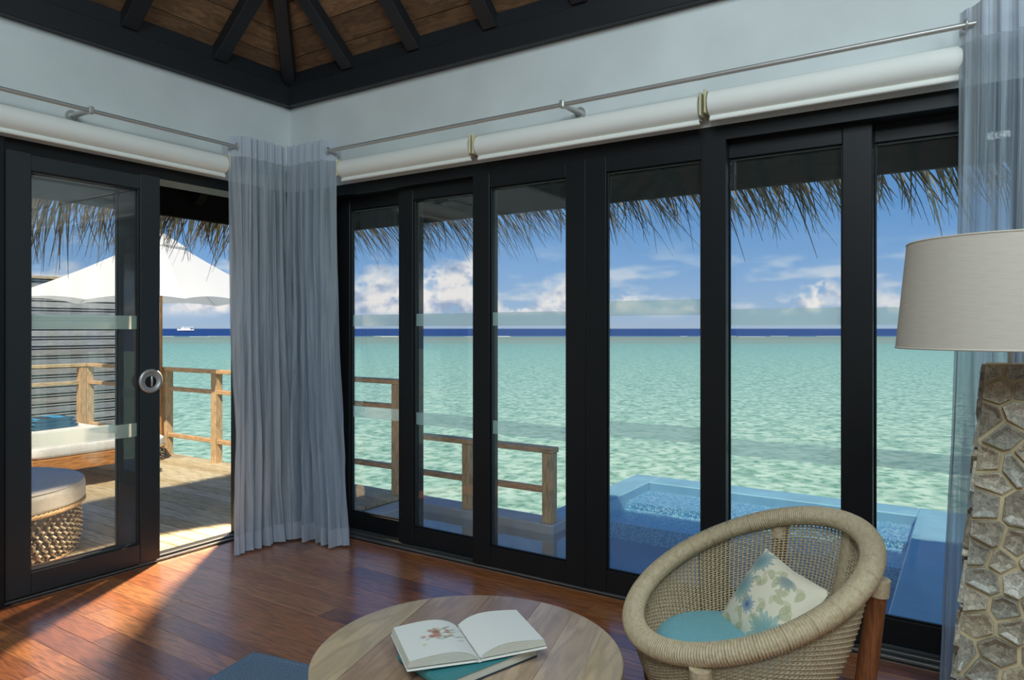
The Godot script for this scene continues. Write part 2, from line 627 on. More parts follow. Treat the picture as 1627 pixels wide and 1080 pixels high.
# ---------------------------------------------------------------- room shell
func build_room() -> void:
	var fl := structure("floor", "polished reddish hardwood plank floor of the room", "floor")
	part("subfloor", bb(Vector3(-0.0, -0.25, -0.0), Vector3(6.6, -0.014, 6.6)), M.under_floor, fl)
	var z := 0.0
	var row := 0
	while z < 6.55:
		var x := -rng.randf() * 1.1
		while x < 6.6:
			var l: float = [0.9, 1.2, 1.5, 1.8][rng.randi() % 4]
			var a := maxf(x, 0.0)
			var b := minf(x + l, 6.6)
			if b - a > 0.03:
				part("plank", shared_box(Vector3(snappedf(b - a, 0.001) - 0.0012, 0.014, 0.1238), 0.0009), M["floor_wood_%d" % (rng.randi() % 6)], fl, Transform3D(Basis(), Vector3((a + b) / 2, -0.007, z + 0.0625)))
			x += l
		z += 0.125
		row += 1
	# walls, 0.2 thick, outside the planes x = 0 and z = 0
	var wl := structure("wall_left", "white wall over the sliding door to the deck", "wall")
	part("upper_wall", bb(Vector3(-0.2, 2.37, -0.2), Vector3(0, 3.3, 6.6)), M.white_wall, wl)
	part("side_wall", bb(Vector3(-0.2, -0.3, 1.9), Vector3(0, 2.37, 6.6)), M.white_wall, wl)
	part("corner_post", bb(Vector3(-0.2, -0.3, -0.2), Vector3(0, 2.37, 0.3)), M.dark_frame, wl)
	var wr := structure("wall_right", "white wall over the row of glazed panels facing the pool", "wall")
	part("upper_wall", bb(Vector3(0.0, 2.37, -0.2), Vector3(6.6, 3.3, 0)), M.white_wall, wr)
	part("side_wall", bb(Vector3(4.45, -0.3, -0.2), Vector3(6.6, 2.37, 0)), M.white_wall, wr)
	part("corner_post", bb(Vector3(0.0, -0.3, -0.2), Vector3(0.3, 2.37, 0)), M.dark_frame, wr)
	var ws := structure("wall_side", "plain white side wall behind the lamp", "wall")
	part("wall_panel", bb(Vector3(6.6, -0.3, -0.2), Vector3(6.8, 3.3, 6.8)), M.white_wall, ws)
	var wb := structure("wall_back", "plain white wall behind the camera", "wall")
	part("wall_panel", bb(Vector3(-0.2, -0.3, 6.6), Vector3(6.6, 3.3, 6.8)), M.white_wall, wb)


func build_ceiling() -> void:
	var c := structure("ceiling", "dark hip roof framing with brown timber boards between the rafters", "ceiling")
	var S := 0.84
	var y0 := 3.17          # underside of the boards at the wall plane
	var n := Vector3(0, 1, -S).normalized()
	var half := 3.3
	var ctr := Vector3(half, 0, half)
	# four slopes of boards that run along their wall
	for side in 4:
		var turn := Basis(Vector3.UP, PI / 2 * side)
		var z := -0.02
		var k := 0
		while z < 3.28:
			var a := z + 0.002
			var b := minf(z + 0.13, 3.29) - 0.002
			var q := []
			for e in [[a, 0.0], [b, 0.0], [b, 0.022], [a, 0.022]]:
				for sx in [-1.0, 1.0]:
					q.append(Vector3(sx * (half - e[0]), y0 + S * e[0], e[0] - half) + n * e[1])
			var m := MB.new()
			var mid: Vector3 = (q[0] + q[3] + q[4] + q[7]) * 0.25
			for f in [[0, 1, 3, 2], [2, 3, 5, 4], [4, 5, 7, 6], [6, 7, 1, 0], [0, 2, 4, 6], [1, 3, 5, 7]]:
				m.poly([q[f[0]], q[f[1]], q[f[2]], q[f[3]]], mid)
			part("board", m, M["ceiling_board_%s_%d" % ["x" if side % 2 == 0 else "z", rng.randi() % 3]], c, Transform3D(turn, ctr))
			z += 0.13
			k += 1
		# jack rafters
		for t in 11:
			var x := -half + 0.623 + 0.575 * t if side == 0 else half - 0.594 - 0.58 * t
			var run := half - absf(x) - 0.05
			if run < 0.3:
				continue
			var m2 := MB.new()
			var len := run * sqrt(1 + S * S)
			var d := Vector3(0, S, 1).normalized()
			var basis := Basis(Vector3.RIGHT, d.cross(Vector3.RIGHT).normalized(), d)
			var p := Vector3(x, y0 + 0.001, -half) - n * 0.038
			m2.box(p + d * (len / 2), Vector3(0.095, 0.076, len), 0.006, basis)
			part("rafter", m2, M.dark_timber, c, Transform3D(turn, ctr))
		# hip rafter in the corner
		var hd := Vector3(1, S, 1).normalized()
		var hside := Vector3(1, 0, -1).normalized()
		var hb := Basis(hside, hd.cross(hside).normalized(), hd)
		var hl := 3.25 * sqrt(2 + S * S)
		part("hip_rafter", bx(Vector3(-half, y0 - 0.05, -half) + hd * (hl / 2 + 0.02), Vector3(0.09, 0.09, hl), 0.006, hb), M.dark_timber, c, Transform3D(turn, ctr))
		# ring beam: lower proud beam, wall plate set back above it, blocking behind the rafters
		part("beam", bx(Vector3(0, 3.033, -half + 0.03), Vector3(2 * half, 0.135, 0.06), 0.004), M.dark_timber, c, Transform3D(turn, ctr))
		part("wall_plate", bx(Vector3(0, 3.15, -half + 0.02), Vector3(2 * half, 0.1, 0.04), 0.004), M.dark_timber, c, Transform3D(turn, ctr))
		part("blocking", bx(Vector3(0, 3.17, -half + 0.01), Vector3(2 * half, 0.12, 0.03)), M.dark_timber, c, Transform3D(turn, ctr))


# one glazed sliding panel in the plane of its own z axis: x along the wall, face towards +z
func panel(p: Node3D, w: float, frame: Material, lift: float, low := 0.02, high := 2.31) -> void:
	var s := 0.12
	for x in [s / 2, w - s / 2]:
		part("stile", bx(Vector3(x, (low + high) / 2, -0.025), Vector3(s, high - low, 0.05), 0.003), frame, p)
	part("bottom_rail", bx(Vector3(w / 2, (low + 0.135) / 2, -0.025), Vector3(w - 2 * s, 0.135 - low, 0.046), 0.003), frame, p)
	part("top_rail", bx(Vector3(w / 2, (high + 2.22) / 2, -0.025), Vector3(w - 2 * s, high - 2.22, 0.046), 0.003), frame, p)
	var bead := MB.new()
	for x in [s + 0.004, w - s - 0.004]:
		bead.box(Vector3(x, 1.1775, -0.021), Vector3(0.008, 2.085, 0.014), 0.002)
	for y in [0.139, 2.216]:
		bead.box(Vector3(w / 2, y, -0.021), Vector3(w - 2 * s - 0.016, 0.008, 0.014), 0.002)
	part("glazing_bead", bead, frame, p)
	part("pane", bx(Vector3(w / 2, 1.1775, -0.032), Vector3(w - 2 * s, 2.085, 0.004)), M.pane_glass, p)
	for y in [0.826, 1.456]:
		var f := part("frosted_band", bx(Vector3(w / 2, y + lift, -0.0285), Vector3(w - 2 * s - 0.004, 0.078, 0.0012)), M.frosted_film, p)
		f.set_meta("label", "frosted privacy band")


func build_windows() -> void:
	# wall_right: six panels on three tracks, meeting in the middle at x = 2.36
	var xs := [0.352, 0.978, 1.615, 2.3605, 2.979, 3.604]
	var zs := [-0.12, -0.06, 0.0, 0.0, -0.06, -0.12]
	var which := ["first dark glazed panel beside the corner curtain", "second dark glazed panel from the corner curtain", "third dark glazed panel from the corner curtain, left of the wide mullion", "glazed panel right of the wide middle mullion", "glazed panel behind the rattan chair", "last glazed panel beside the right curtain"]
	for i in 6:
		var p := structure("window_%d" % (i + 1), which[i], "window")
		p.position = Vector3(xs[i], 0, zs[i] - 0.002)
		panel(p, 0.745, M.dark_frame, 0.05 if i == 3 else 0.0)
	var t := structure("trim_1", "dark head frame and metal floor track of the glazed wall", "trim")
	part("head_frame", bb(Vector3(0.3, 2.3, -0.2), Vector3(4.45, 2.37, -0.003)), M.dark_frame, t)
	part("jamb", bb(Vector3(0.3, 0, -0.2), Vector3(0.35, 2.3, -0.004)), M.dark_frame, t)
	part("jamb", bb(Vector3(4.37, 0, -0.2), Vector3(4.45, 2.3, -0.004)), M.dark_frame, t)
	part("sill", bb(Vector3(0.3, -0.3, -0.2), Vector3(4.45, 0.0, 0.0)), M.dark_frame, t)
	for z in [-0.025, -0.085, -0.145]:
		part("floor_track", bb(Vector3(0.35, 0.0, z - 0.012), Vector3(4.37, 0.014, z + 0.012), 0.002), M.track_metal, t)
	# wall_left: sliding door panel in front of a second one parked behind it
	var d := structure("door_1", "dark sliding glass door panel with round chrome pull", "door")
	d.transform = Transform3D(Basis(Vector3.UP, PI / 2), Vector3(-0.002, 0, 1.777))
	panel(d, 0.814, M.door_frame_sheen, -0.02)
	var h := Node3D.new()
	h.name = "door_pull"
	d.add_child(h)
	var ring := MB.new()
	var face := Basis(Vector3.RIGHT, PI / 2)
	ring.lathe([Vector2(0.001, 0.003), Vector2(0.048, 0.003), Vector2(0.052, 0.011), Vector2(0.062, 0.013), Vector2(0.071, 0.009), Vector2(0.073, 0.0), Vector2(0.001, 0.0)], 40, Vector3(0.814 - 0.06, 1.09, 0.0), face)
	part("pull_plate", ring, M.brushed_steel, h)
	var cup := MB.new()
	cup.lathe([Vector2(0.001, 0.0045), Vector2(0.034, 0.0045), Vector2(0.036, 0.0), Vector2(0.001, 0.0)], 32, Vector3(0.814 - 0.06, 1.085, 0.0), face)
	part("pull_recess", cup, M.dark_hole, h)
	var lev := MB.new()
	lev.tube([Vector3(0.758, 1.06, 0.008), Vector3(0.752, 1.085, 0.02), Vector3(0.757, 1.115, 0.008)], 0.007, 8)
	part("turn_lever", lev, M.brushed_steel, h)
	var d2 := structure("door_2", "second sliding glass door panel parked behind the first", "door")
	d2.transform = Transform3D(Basis(Vector3.UP, PI / 2), Vector3(-0.07, 0, 1.785))
	panel(d2, 0.735, M.door_frame_sheen, -0.02)
	var t2 := structure("trim_2", "dark head frame and threshold of the sliding door opening", "trim")
	part("head_frame", bb(Vector3(-0.2, 2.3, 0.3), Vector3(-0.003, 2.37, 1.9)), M.dark_frame, t2)
	part("jamb", bb(Vector3(-0.2, 0, 1.79), Vector3(0.03, 2.36, 1.9), 0.003), M.dark_frame, t2)
	part("jamb", bb(Vector3(-0.2, 0, 0.3), Vector3(-0.004, 2.3, 0.34)), M.dark_frame, t2)
	part("threshold", bb(Vector3(-0.2, -0.3, 0.3), Vector3(0.0, 0.0, 1.9)), M.dark_frame, t2)
	for x in [-0.025, -0.095]:
		part("floor_track", bb(Vector3(x - 0.012, 0.0, 0.34), Vector3(x + 0.012, 0.012, 1.79), 0.002), M.track_metal, t2)


# ---------------------------------------------------------------- outside: deck, eaves, rails, screen
func build_outdoor_ground() -> void:
	var dk := structure("deck", "weathered pale timber deck outside the sliding door", "deck")
	var z := -1.5
	while z < 3.4:
		var x := -5.9 - rng.randf() * 1.5
		while x < -0.2:
			var l: float = [1.8, 2.4, 3.0][rng.randi() % 3]
			var a := maxf(x, -5.9)
			var b := minf(x + l, -0.2)
			if z < -0.2 and z > -1.5 + 0.05:
				b = minf(b, -0.2)
			if b - a > 0.05:
				part("deck_board", shared_box(Vector3(snappedf(b - a, 0.001) - 0.004, 0.03, 0.129), 0.003), M["deck_wood_%d" % (rng.randi() % 5)], dk, Transform3D(Basis(), Vector3((a + b) / 2, DECK - 0.015, z + 0.068)))
			x += l
		z += 0.136
	part("deck_joists", bb(Vector3(-5.88, DECK - 0.25, -1.48), Vector3(-0.21, DECK - 0.045, 3.4)), M.screen_backing, dk)
	part("fascia_board", bb(Vector3(-5.9, DECK - 0.3, -1.54), Vector3(-0.2, DECK - 0.005, -1.505), 0.004), M.rail_x, dk)


func build_roof_edge() -> void:
	var r := structure("thatched_roof", "thatched roof overhang with dark eaves and ragged straw fringe", "roof")
	var S := 0.84
	# roof slabs: from the ridge point down to the eaves, 1 m outside the walls, over boards already built
	var lo := -1.04
	var yl := 3.3 + S * lo
	var apex := Vector3(3.3, 3.34 + S * 3.3, 3.3)
	var e0 := Vector3(lo, yl, lo)
	var e1 := Vector3(6.6 - lo, yl, lo)
	var e2 := Vector3(6.6 - lo, yl, 6.6 - lo)
	var e3 := Vector3(lo, yl, 6.6 - lo)
	var lift := Vector3(0, 0.22, 0)
	var m := MB.new()
	for f in [[e0, e1], [e1, e2], [e2, e3], [e3, e0]]:
		m.poly([f[0] + lift * 0.15, f[1] + lift * 0.15, apex + lift], Vector3(3.3, 0, 3.3))
		m.poly([f[0], f[1], f[1] + lift * 0.15, f[0] + lift * 0.15], Vector3(3.3, yl, 3.3))
		# soffit: from the wall head out to the eaves
		var i0 := Vector3(clampf(f[0].x, -0.2, 6.8), 3.3 - S * 0.2, clampf(f[0].z, -0.2, 6.8))
		var i1 := Vector3(clampf(f[1].x, -0.2, 6.8), 3.3 - S * 0.2, clampf(f[1].z, -0.2, 6.8))
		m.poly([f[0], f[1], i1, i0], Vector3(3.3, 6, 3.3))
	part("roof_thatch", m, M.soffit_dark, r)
	part("fascia", bb(Vector3(-1.03, 2.25, -1.03), Vector3(7.6, 2.46, -0.98), 0.004), M.soffit_dark, r)
	part("fascia", bb(Vector3(-1.03, 2.25, -0.98), Vector3(-0.98, 2.46, 7.6), 0.004), M.soffit_dark, r)
	part("eaves_batten", bb(Vector3(-1.0, 2.4, -0.98), Vector3(7.6, 2.44, -0.9), 0.004), M.soffit_dark, r)
	# soffit rafters seen end on above the panes
	for k in 10:
		var x := -0.6 + 0.75 * k
		part("soffit_rafter", bx(Vector3(x, 2.72, -0.6), Vector3(0.07, 0.1, 1.0), 0.0, Basis(Vector3.RIGHT, -atan(S))), M.soffit_dark, r)
	for k in 4:
		var z := 0.1 + 0.75 * k
		part("soffit_rafter", bx(Vector3(-0.6, 2.72, z), Vector3(1.0, 0.1, 0.07), 0.0, Basis(Vector3.BACK, atan(S))), M.soffit_dark, r)
	# fringe of straw blades
	var straw := [Color(0.54, 0.42, 0.28), Color(0.66, 0.56, 0.4), Color(0.3, 0.21, 0.12), Color(0.76, 0.69, 0.56), Color(0.17, 0.12, 0.075), Color(0.62, 0.54, 0.42)]
	for wall in 2:
		var f := MB.new()
		var count := 1150 if wall == 0 else 900
		var span := 7.4 if wall == 0 else 4.2
		for k in count:
			var s := -1.15 + span * rng.randf()
			# tufts: blades gather every so often and hang longer there
			var tuft := 0.5 + 0.5 * sin(s * 9.0 + 2.0 * sin(s * 3.1))
			var len := 0.06 + 0.12 * rng.randf() + 0.13 * tuft * rng.randf()
			if rng.randf() < 0.05:
				len += 0.12
			if wall == 1 and s > 0.95 and s < 1.75:
				len += 0.14 * rng.randf() + 0.04
			var out := -1.045 - 0.12 * rng.randf()
			var p := Vector3(s, 2.34 - 0.05 * rng.randf(), out) if wall == 0 else Vector3(out, 2.34 - 0.05 * rng.randf(), s)
			var drift := rng.randfn(0.0, 0.18)
			var down := 0.75 + 0.5 * rng.randf()
			var d := Vector3(drift + 0.5, -down, -0.85) if wall == 0 else Vector3(-0.7, -down, drift)
			d = d.normalized()
			var bend := Vector3(rng.randfn(0, 0.05), -0.12 * len / 0.3, rng.randfn(0, 0.05))
			var path := []
			for j in 4:
				var t := j / 3.0
				path.append(p + d * (len + 0.1) * t + bend * t * t)
			f.tint = straw[rng.randi() % 6] * (0.8 + 0.5 * rng.randf())
			var w := 0.0045 + 0.0055 * rng.randf()
			f.tube(path, func(j): return w * (1.0 - 0.28 * j), 3, false, false, 0.5)
		stuff(part("straw_fringe", f, M.thatch, r))


func railing(called: String, label: String, posts: Array, along_x: bool, rails: Array, top: float, post_foot: float, from: float, to: float, fixed: float) -> void:
	var o := thing(called, label, "railing")
	for p in posts:
		part("post", bb(Vector3(p - 0.045, post_foot, fixed - 0.045) if along_x else Vector3(fixed - 0.045, post_foot, p - 0.045), Vector3(p + 0.045, top - 0.042, fixed + 0.045) if along_x else Vector3(fixed + 0.045, top - 0.042, p + 0.045), 0.005), M.rail_y, o)
	part("top_rail", bb(Vector3(from, top - 0.042, fixed - 0.055) if along_x else Vector3(fixed - 0.055, top - 0.042, from), Vector3(to, top, fixed + 0.055) if along_x else Vector3(fixed + 0.055, top, to), 0.005), M.rail_x if along_x else M.rail_z, o)
	for y in rails:
		var edges := posts.duplicate()
		for k in edges.size() - 1:
			var a: float = edges[k] + 0.04
			var b: float = edges[k + 1] - 0.04
			part("rail", bb(Vector3(a, y - 0.022, fixed - 0.03) if along_x else Vector3(fixed - 0.03, y - 0.022, a), Vector3(b, y + 0.022, fixed + 0.03) if along_x else Vector3(fixed + 0.03, y + 0.022, b), 0.004), M.rail_x if along_x else M.rail_z, o)


func build_railings() -> void:
	railing("deck_railing", "pale timber railing along the sea edge of the deck, behind the curtain and umbrella pole", [-5.8, -3.96, -3.0, -2.0, -1.0, -0.29], true, [0.69, 0.14], 0.94, DECK - 0.02, -5.86, -0.24, -1.453)
	railing("deck_railing", "pale timber railing on the far side of the deck, in front of the grey screen", [-1.36, 0.2, 1.8], false, [0.69, 0.14], 0.94, DECK - 0.02, -1.395, 1.85, -5.8)
	railing("pool_railing", "low brown timber railing standing on the stone kerb of the pool", [-0.19, 0.5, 1.29], true, [0.125], 0.465, -0.13, -0.14, 1.345, -1.47)


func build_screen() -> void:
	var o := thing("privacy_screen", "tall grey weathered slatted timber screen beyond the deck railing", "screen")
	var x := -6.6
	var y := -0.95
	var k := 0
	while y < 2.0:
		part("slat", bb(Vector3(x, y, -2.75), Vector3(x + 0.025, y + 0.078, 2.6), 0.004), M["slat_wood_%d" % (rng.randi() % 4)], o)
		part("batten", bb(Vector3(x + 0.004, y + 0.097, -2.75), Vector3(x + 0.022, y + 0.113, 2.6), 0.002), M["slat_wood_%d" % (rng.randi() % 4)], o)
		y += 0.132
	part("cap_rail", bb(Vector3(x - 0.05, y - 0.002, -2.75), Vector3(x + 0.06, y + 0.035, 2.6), 0.004), M.rail_z, o)
	for z in [-2.6, -0.9, 0.8, 2.5]:
		part("post", bb(Vector3(x - 0.08, -2.6, z - 0.05), Vector3(x - 0.004, y, z + 0.05), 0.004), M.slat_wood_1, o)
	part("backing", bb(Vector3(x - 0.03, -0.95, -2.72), Vector3(x - 0.015, y, 2.58)), M.screen_backing, o)


# ---------------------------------------------------------------- pool and sea
func build_pool() -> void:
	var p := structure("pool", "blue tiled infinity plunge pool right outside the glazed wall", "pool")
	var W := WATER
	# basin: x 1.27..3.69, z -3.57..-1.45; shallow shelf towards the house x -0.0..3.69, z -1.45..-0.25
	var b := -1.5
	part("coping", bb(Vector3(1.0, b, -3.88), Vector3(1.27, W + 0.006, -1.6), 0.01), M.pool_coping_tile, p)
	part("coping", bb(Vector3(1.27, b, -3.88), Vector3(3.69, W + 0.006, -3.56), 0.01), M.pool_coping_tile, p)
	part("coping", bb(Vector3(3.69, b, -3.88), Vector3(4.5, W + 0.006, -0.2), 0.01), M.pool_coping_tile, p)
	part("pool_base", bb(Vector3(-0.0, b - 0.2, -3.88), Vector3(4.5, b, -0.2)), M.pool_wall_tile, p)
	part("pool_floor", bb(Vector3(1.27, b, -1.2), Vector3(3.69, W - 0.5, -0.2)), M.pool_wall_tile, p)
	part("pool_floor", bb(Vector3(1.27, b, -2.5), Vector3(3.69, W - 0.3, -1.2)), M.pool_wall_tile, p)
	part("ledge", bb(Vector3(1.27, b, -3.56), Vector3(3.69, W - 0.08, -3.0)), M.pool_sunlit_mosaic, p)
	part("ledge", bb(Vector3(1.27, b, -3.0), Vector3(3.69, W - 0.15, -2.5)), M.pool_sunlit_mosaic, p)
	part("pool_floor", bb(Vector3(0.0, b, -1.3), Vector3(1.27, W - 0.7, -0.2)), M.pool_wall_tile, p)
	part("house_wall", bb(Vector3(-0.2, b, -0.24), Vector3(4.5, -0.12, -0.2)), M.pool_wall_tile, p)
	part("kerb", bb(Vector3(-0.2, b, -1.64), Vector3(0.0, -0.13, -0.2), 0.01), M.kerb_stone, p)
	part("kerb", bb(Vector3(0.0, b, -1.64), Vector3(1.36, -0.13, -1.4), 0.01), M.kerb_stone, p)
	var rows := []
	for i in 2:
		rows.append([Vector3(0.0 + 3.7 * i, W, -3.57), Vector3(0.0 + 3.7 * i, W, -0.24)])
	var m := MB.new()
	m.poly([Vector3(0, W, -1.41), Vector3(1.25, W, -1.41), Vector3(1.25, W, -0.24), Vector3(0, W, -0.24)], Vector3(1, -5, -1))
	m.poly([Vector3(1.25, W, -3.58), Vector3(3.71, W, -3.58), Vector3(3.71, W, -0.24), Vector3(1.25, W, -0.24)], Vector3(1, -5, -1))
	part("water_surface", m, M.pool_water, p)


func build_sea() -> void:
	# laid out from below the villa straight out to sea; s = distance, t = sideways
	var base := Vector3(CAM.x, SEA, CAM.z)
	var at := func(s: float, t: float) -> Vector3: return base + FWD * s + RGT * t
	var stops := [[0.0, Color(0.50, 0.67, 0.57)], [18.0, Color(0.50, 0.67, 0.57)], [45.0, Color(0.40, 0.60, 0.54)], [110.0, Color(0.31, 0.53, 0.50)], [165.0, Color(0.28, 0.46, 0.43)], [183.0, Color(0.34, 0.38, 0.31)], [205.0, Color(0.28, 0.42, 0.38)], [240.0, Color(0.36, 0.34, 0.26)], [290.0, Color(0.28, 0.36, 0.32)], [325.0, Color(0.16, 0.29, 0.33)], [350.0, Color(0.06, 0.13, 0.25)]]
	var m := MB.new()
	var dist := [-30.0]
	for st in stops:
		dist.append(st[0])
	var first := true
	var prev := []
	for k in dist.size():
		var d: float = dist[k]
		var c: Color = stops[maxi(k - 1, 0)][1]
		m.tint = c
		var row := []
		for j in 13:
			var t := (j - 6) * (20.0 + maxf(d, 0.0) * 0.35)
			var q: Vector3 = at.call(d, t)
			row.append(m.vert(q, Vector3.UP, Vector2(q.x, q.z) / 14.0))
		if not first:
			for j in 12:
				m.ix.append_array([prev[j], row[j], row[j + 1], prev[j], row[j + 1], prev[j + 1]])
		prev = row
		first = false
	var lg := part("lagoon_water", m, M.lagoon)
	stuff(lg)
	tag(lg, "shallow turquoise lagoon water stretching to the reef", "sea")
	var o := MB.new()
	var y := Vector3(0, -0.3, 0)
	o.poly([at.call(300, -600.0) + y, at.call(300, 600.0) + y, at.call(30000, 40000.0) + y, at.call(30000, -40000.0) + y], Vector3(0, -9000, 0))
	o.poly([at.call(-3000, -9000.0) + y * 6, at.call(-3000, 9000.0) + y * 6, at.call(300, 9000.0) + y * 6, at.call(300, -9000.0) + y * 6], Vector3(0, -9000, 0))
	var oc := part("ocean_water", o, M.ocean)
	stuff(oc)
	tag(oc, "deep blue open ocean beyond the reef up to the horizon", "sea")
	var sf := MB.new()
	for k in 26:
		var s := 300.0 + rng.randf() * 26.0
		var t := -260.0 + 520.0 * rng.randf()
		sf.box(at.call(s, t) + Vector3(0, 0.14, 0), Vector3(3.0 + 12.0 * rng.randf(), 0.14 + 0.1 * rng.randf(), 0.8), 0.05, Basis(RGT, Vector3.UP, -FWD))
	var surf := part("surf", sf, M.surf_white)
	stuff(surf)
	tag(surf, "broken white surf line along the reef edge", "surf")
	# motor boat on the horizon
	var b := thing("boat", "small white motor boat on the horizon left of the corner curtain", "boat", base + Vector3(0, 0.45, 0) + FWD * 880.0 + RGT * (880.0 * (296.0 - 813.5) / 1122.0), "", deg_to_rad(33.1))
	var hull := MB.new()
	var hr := []
	for i in 9:
		var x := -11.0 + 22.0 * i / 8.0
		var wd := 2.6 * sqrt(clampf((x + 11.5) / 8.0, 0.05, 1.0))
		var top := 1.9 + 0.9 * maxf(0.0, (-x) / 11.0)
		hr.append([Vector3(x, top, -wd), Vector3(x, 0.7, -wd * 0.85), Vector3(x, -0.4, 0), Vector3(x, 0.7, wd * 0.85), Vector3(x, top, wd), Vector3(x, top, 0)])
	hull.grid(hr, false, true)
	part("hull", hull, M.boat_white, b)
	part("cabin", bx(Vector3(-0.5, 3.0, 0), Vector3(11, 2.0, 4), 0.4), M.boat_white, b)
	part("cabin_window", bx(Vector3(-0.5, 3.2, 0), Vector3(9.0, 0.55, 4.1), 0.1), M.boat_dark, b)
	part("canopy", bx(Vector3(2.5, 5.1, 0), Vector3(15, 0.4, 4), 0.15), M.boat_white, b)
	part("bridge", bx(Vector3(-3.5, 4.6, 0), Vector3(3.0, 1.6, 3), 0.3), M.boat_white, b)
	for x in [1.5, 5.0, 9.0]:
		for z in [-1.6, 1.6]:
			var ps := MB.new()
			ps.tube([Vector3(x, 1.9, z), Vector3(x, 5.0, z)], 0.12, 6)
			part("canopy_post", ps, M.boat_white, b)


# ---------------------------------------------------------------- blinds, rods, curtains
func blind(called: String, label: String, a: float, b: float, along_x: bool, dy: float) -> void:
	var o := thing(called, label, "roller blind", Vector3.ZERO, "")
	var at := func(s: float, y: float, d: float) -> Vector3: return Vector3(s, y, d) if along_x else Vector3(d, y, s)
	var m := MB.new()
	m.tube([at.call(a + 0.012, 2.448 + dy, 0.066), at.call(b - 0.012, 2.448 + dy, 0.066)], 0.06, 28)
	part("roll", m, M.blind_white, o)
	part("fabric_drop", bb(at.call(a + 0.015, 2.378 + dy, 0.082), at.call(b - 0.015, 2.4 + dy, 0.086)), M.blind_white, o)
	part("hem_bar", bb(at.call(a + 0.012, 2.366 + dy, 0.074), at.call(b - 0.012, 2.382 + dy, 0.094), 0.004), M.blind_white, o)
	for s in [a, b]:
		part("bracket", bb(at.call(s - 0.005, 2.4 + dy, 0.0), at.call(s + 0.005, 2.512 + dy, 0.122), 0.004), M.bracket_plastic, o)


func rod(called: String, label: String, a: float, b: float, along_x: bool, supports: Array) -> void:
	var o := thing(called, label, "curtain rod")
	var at := func(s: float, y: float, d: float) -> Vector3: return Vector3(s, y, d) if along_x else Vector3(d, y, s)
	var m := MB.new()
	m.tube([at.call(a, 2.56, 0.155), at.call(b, 2.56, 0.155)], 0.0115, 14)
	part("rod", m, M.brushed_steel, o)
	for s in supports:
		var k := MB.new()
		k.tube([at.call(s + 0.028, 2.55, 0.0), at.call(s + 0.028, 2.55, 0.016)], 0.03, 20)
		k.tube([at.call(s + 0.028, 2.55, 0.01), at.call(s + 0.002, 2.557, 0.147)], func(j): return 0.017 - 0.006 * j, 12)
		var br := part("bracket", k, M.brushed_steel, o)
		part("collar", bx(at.call(s, 2.562, 0.155), Vector3(0.026, 0.04, 0.034) if along_x else Vector3(0.034, 0.04, 0.026), 0.005), M.brushed_steel, br)


func build_blinds_and_rods() -> void:
	blind("roller_blind", "rolled white blind over the sliding door on the left wall", 0.57, 1.98, false, 0.0)
	blind("roller_blind", "rolled white blind over the glazed panels nearest the corner curtain", 0.6, 1.68, true, 0.0)
	blind("roller_blind", "long rolled white blind in the middle of the three over the glazed wall", 1.705, 3.02, true, -0.004)
	blind("roller_blind", "rolled white blind ending at the right curtain", 3.043, 4.07, true, 0.006)
	rod("curtain_rod", "brushed steel curtain rod on the left wall above the sliding door", 0.2, 2.9, false, [1.439])
	rod("curtain_rod", "brushed steel curtain rod on the long wall above the glazed panels", 0.2, 4.75, true, [2.308])


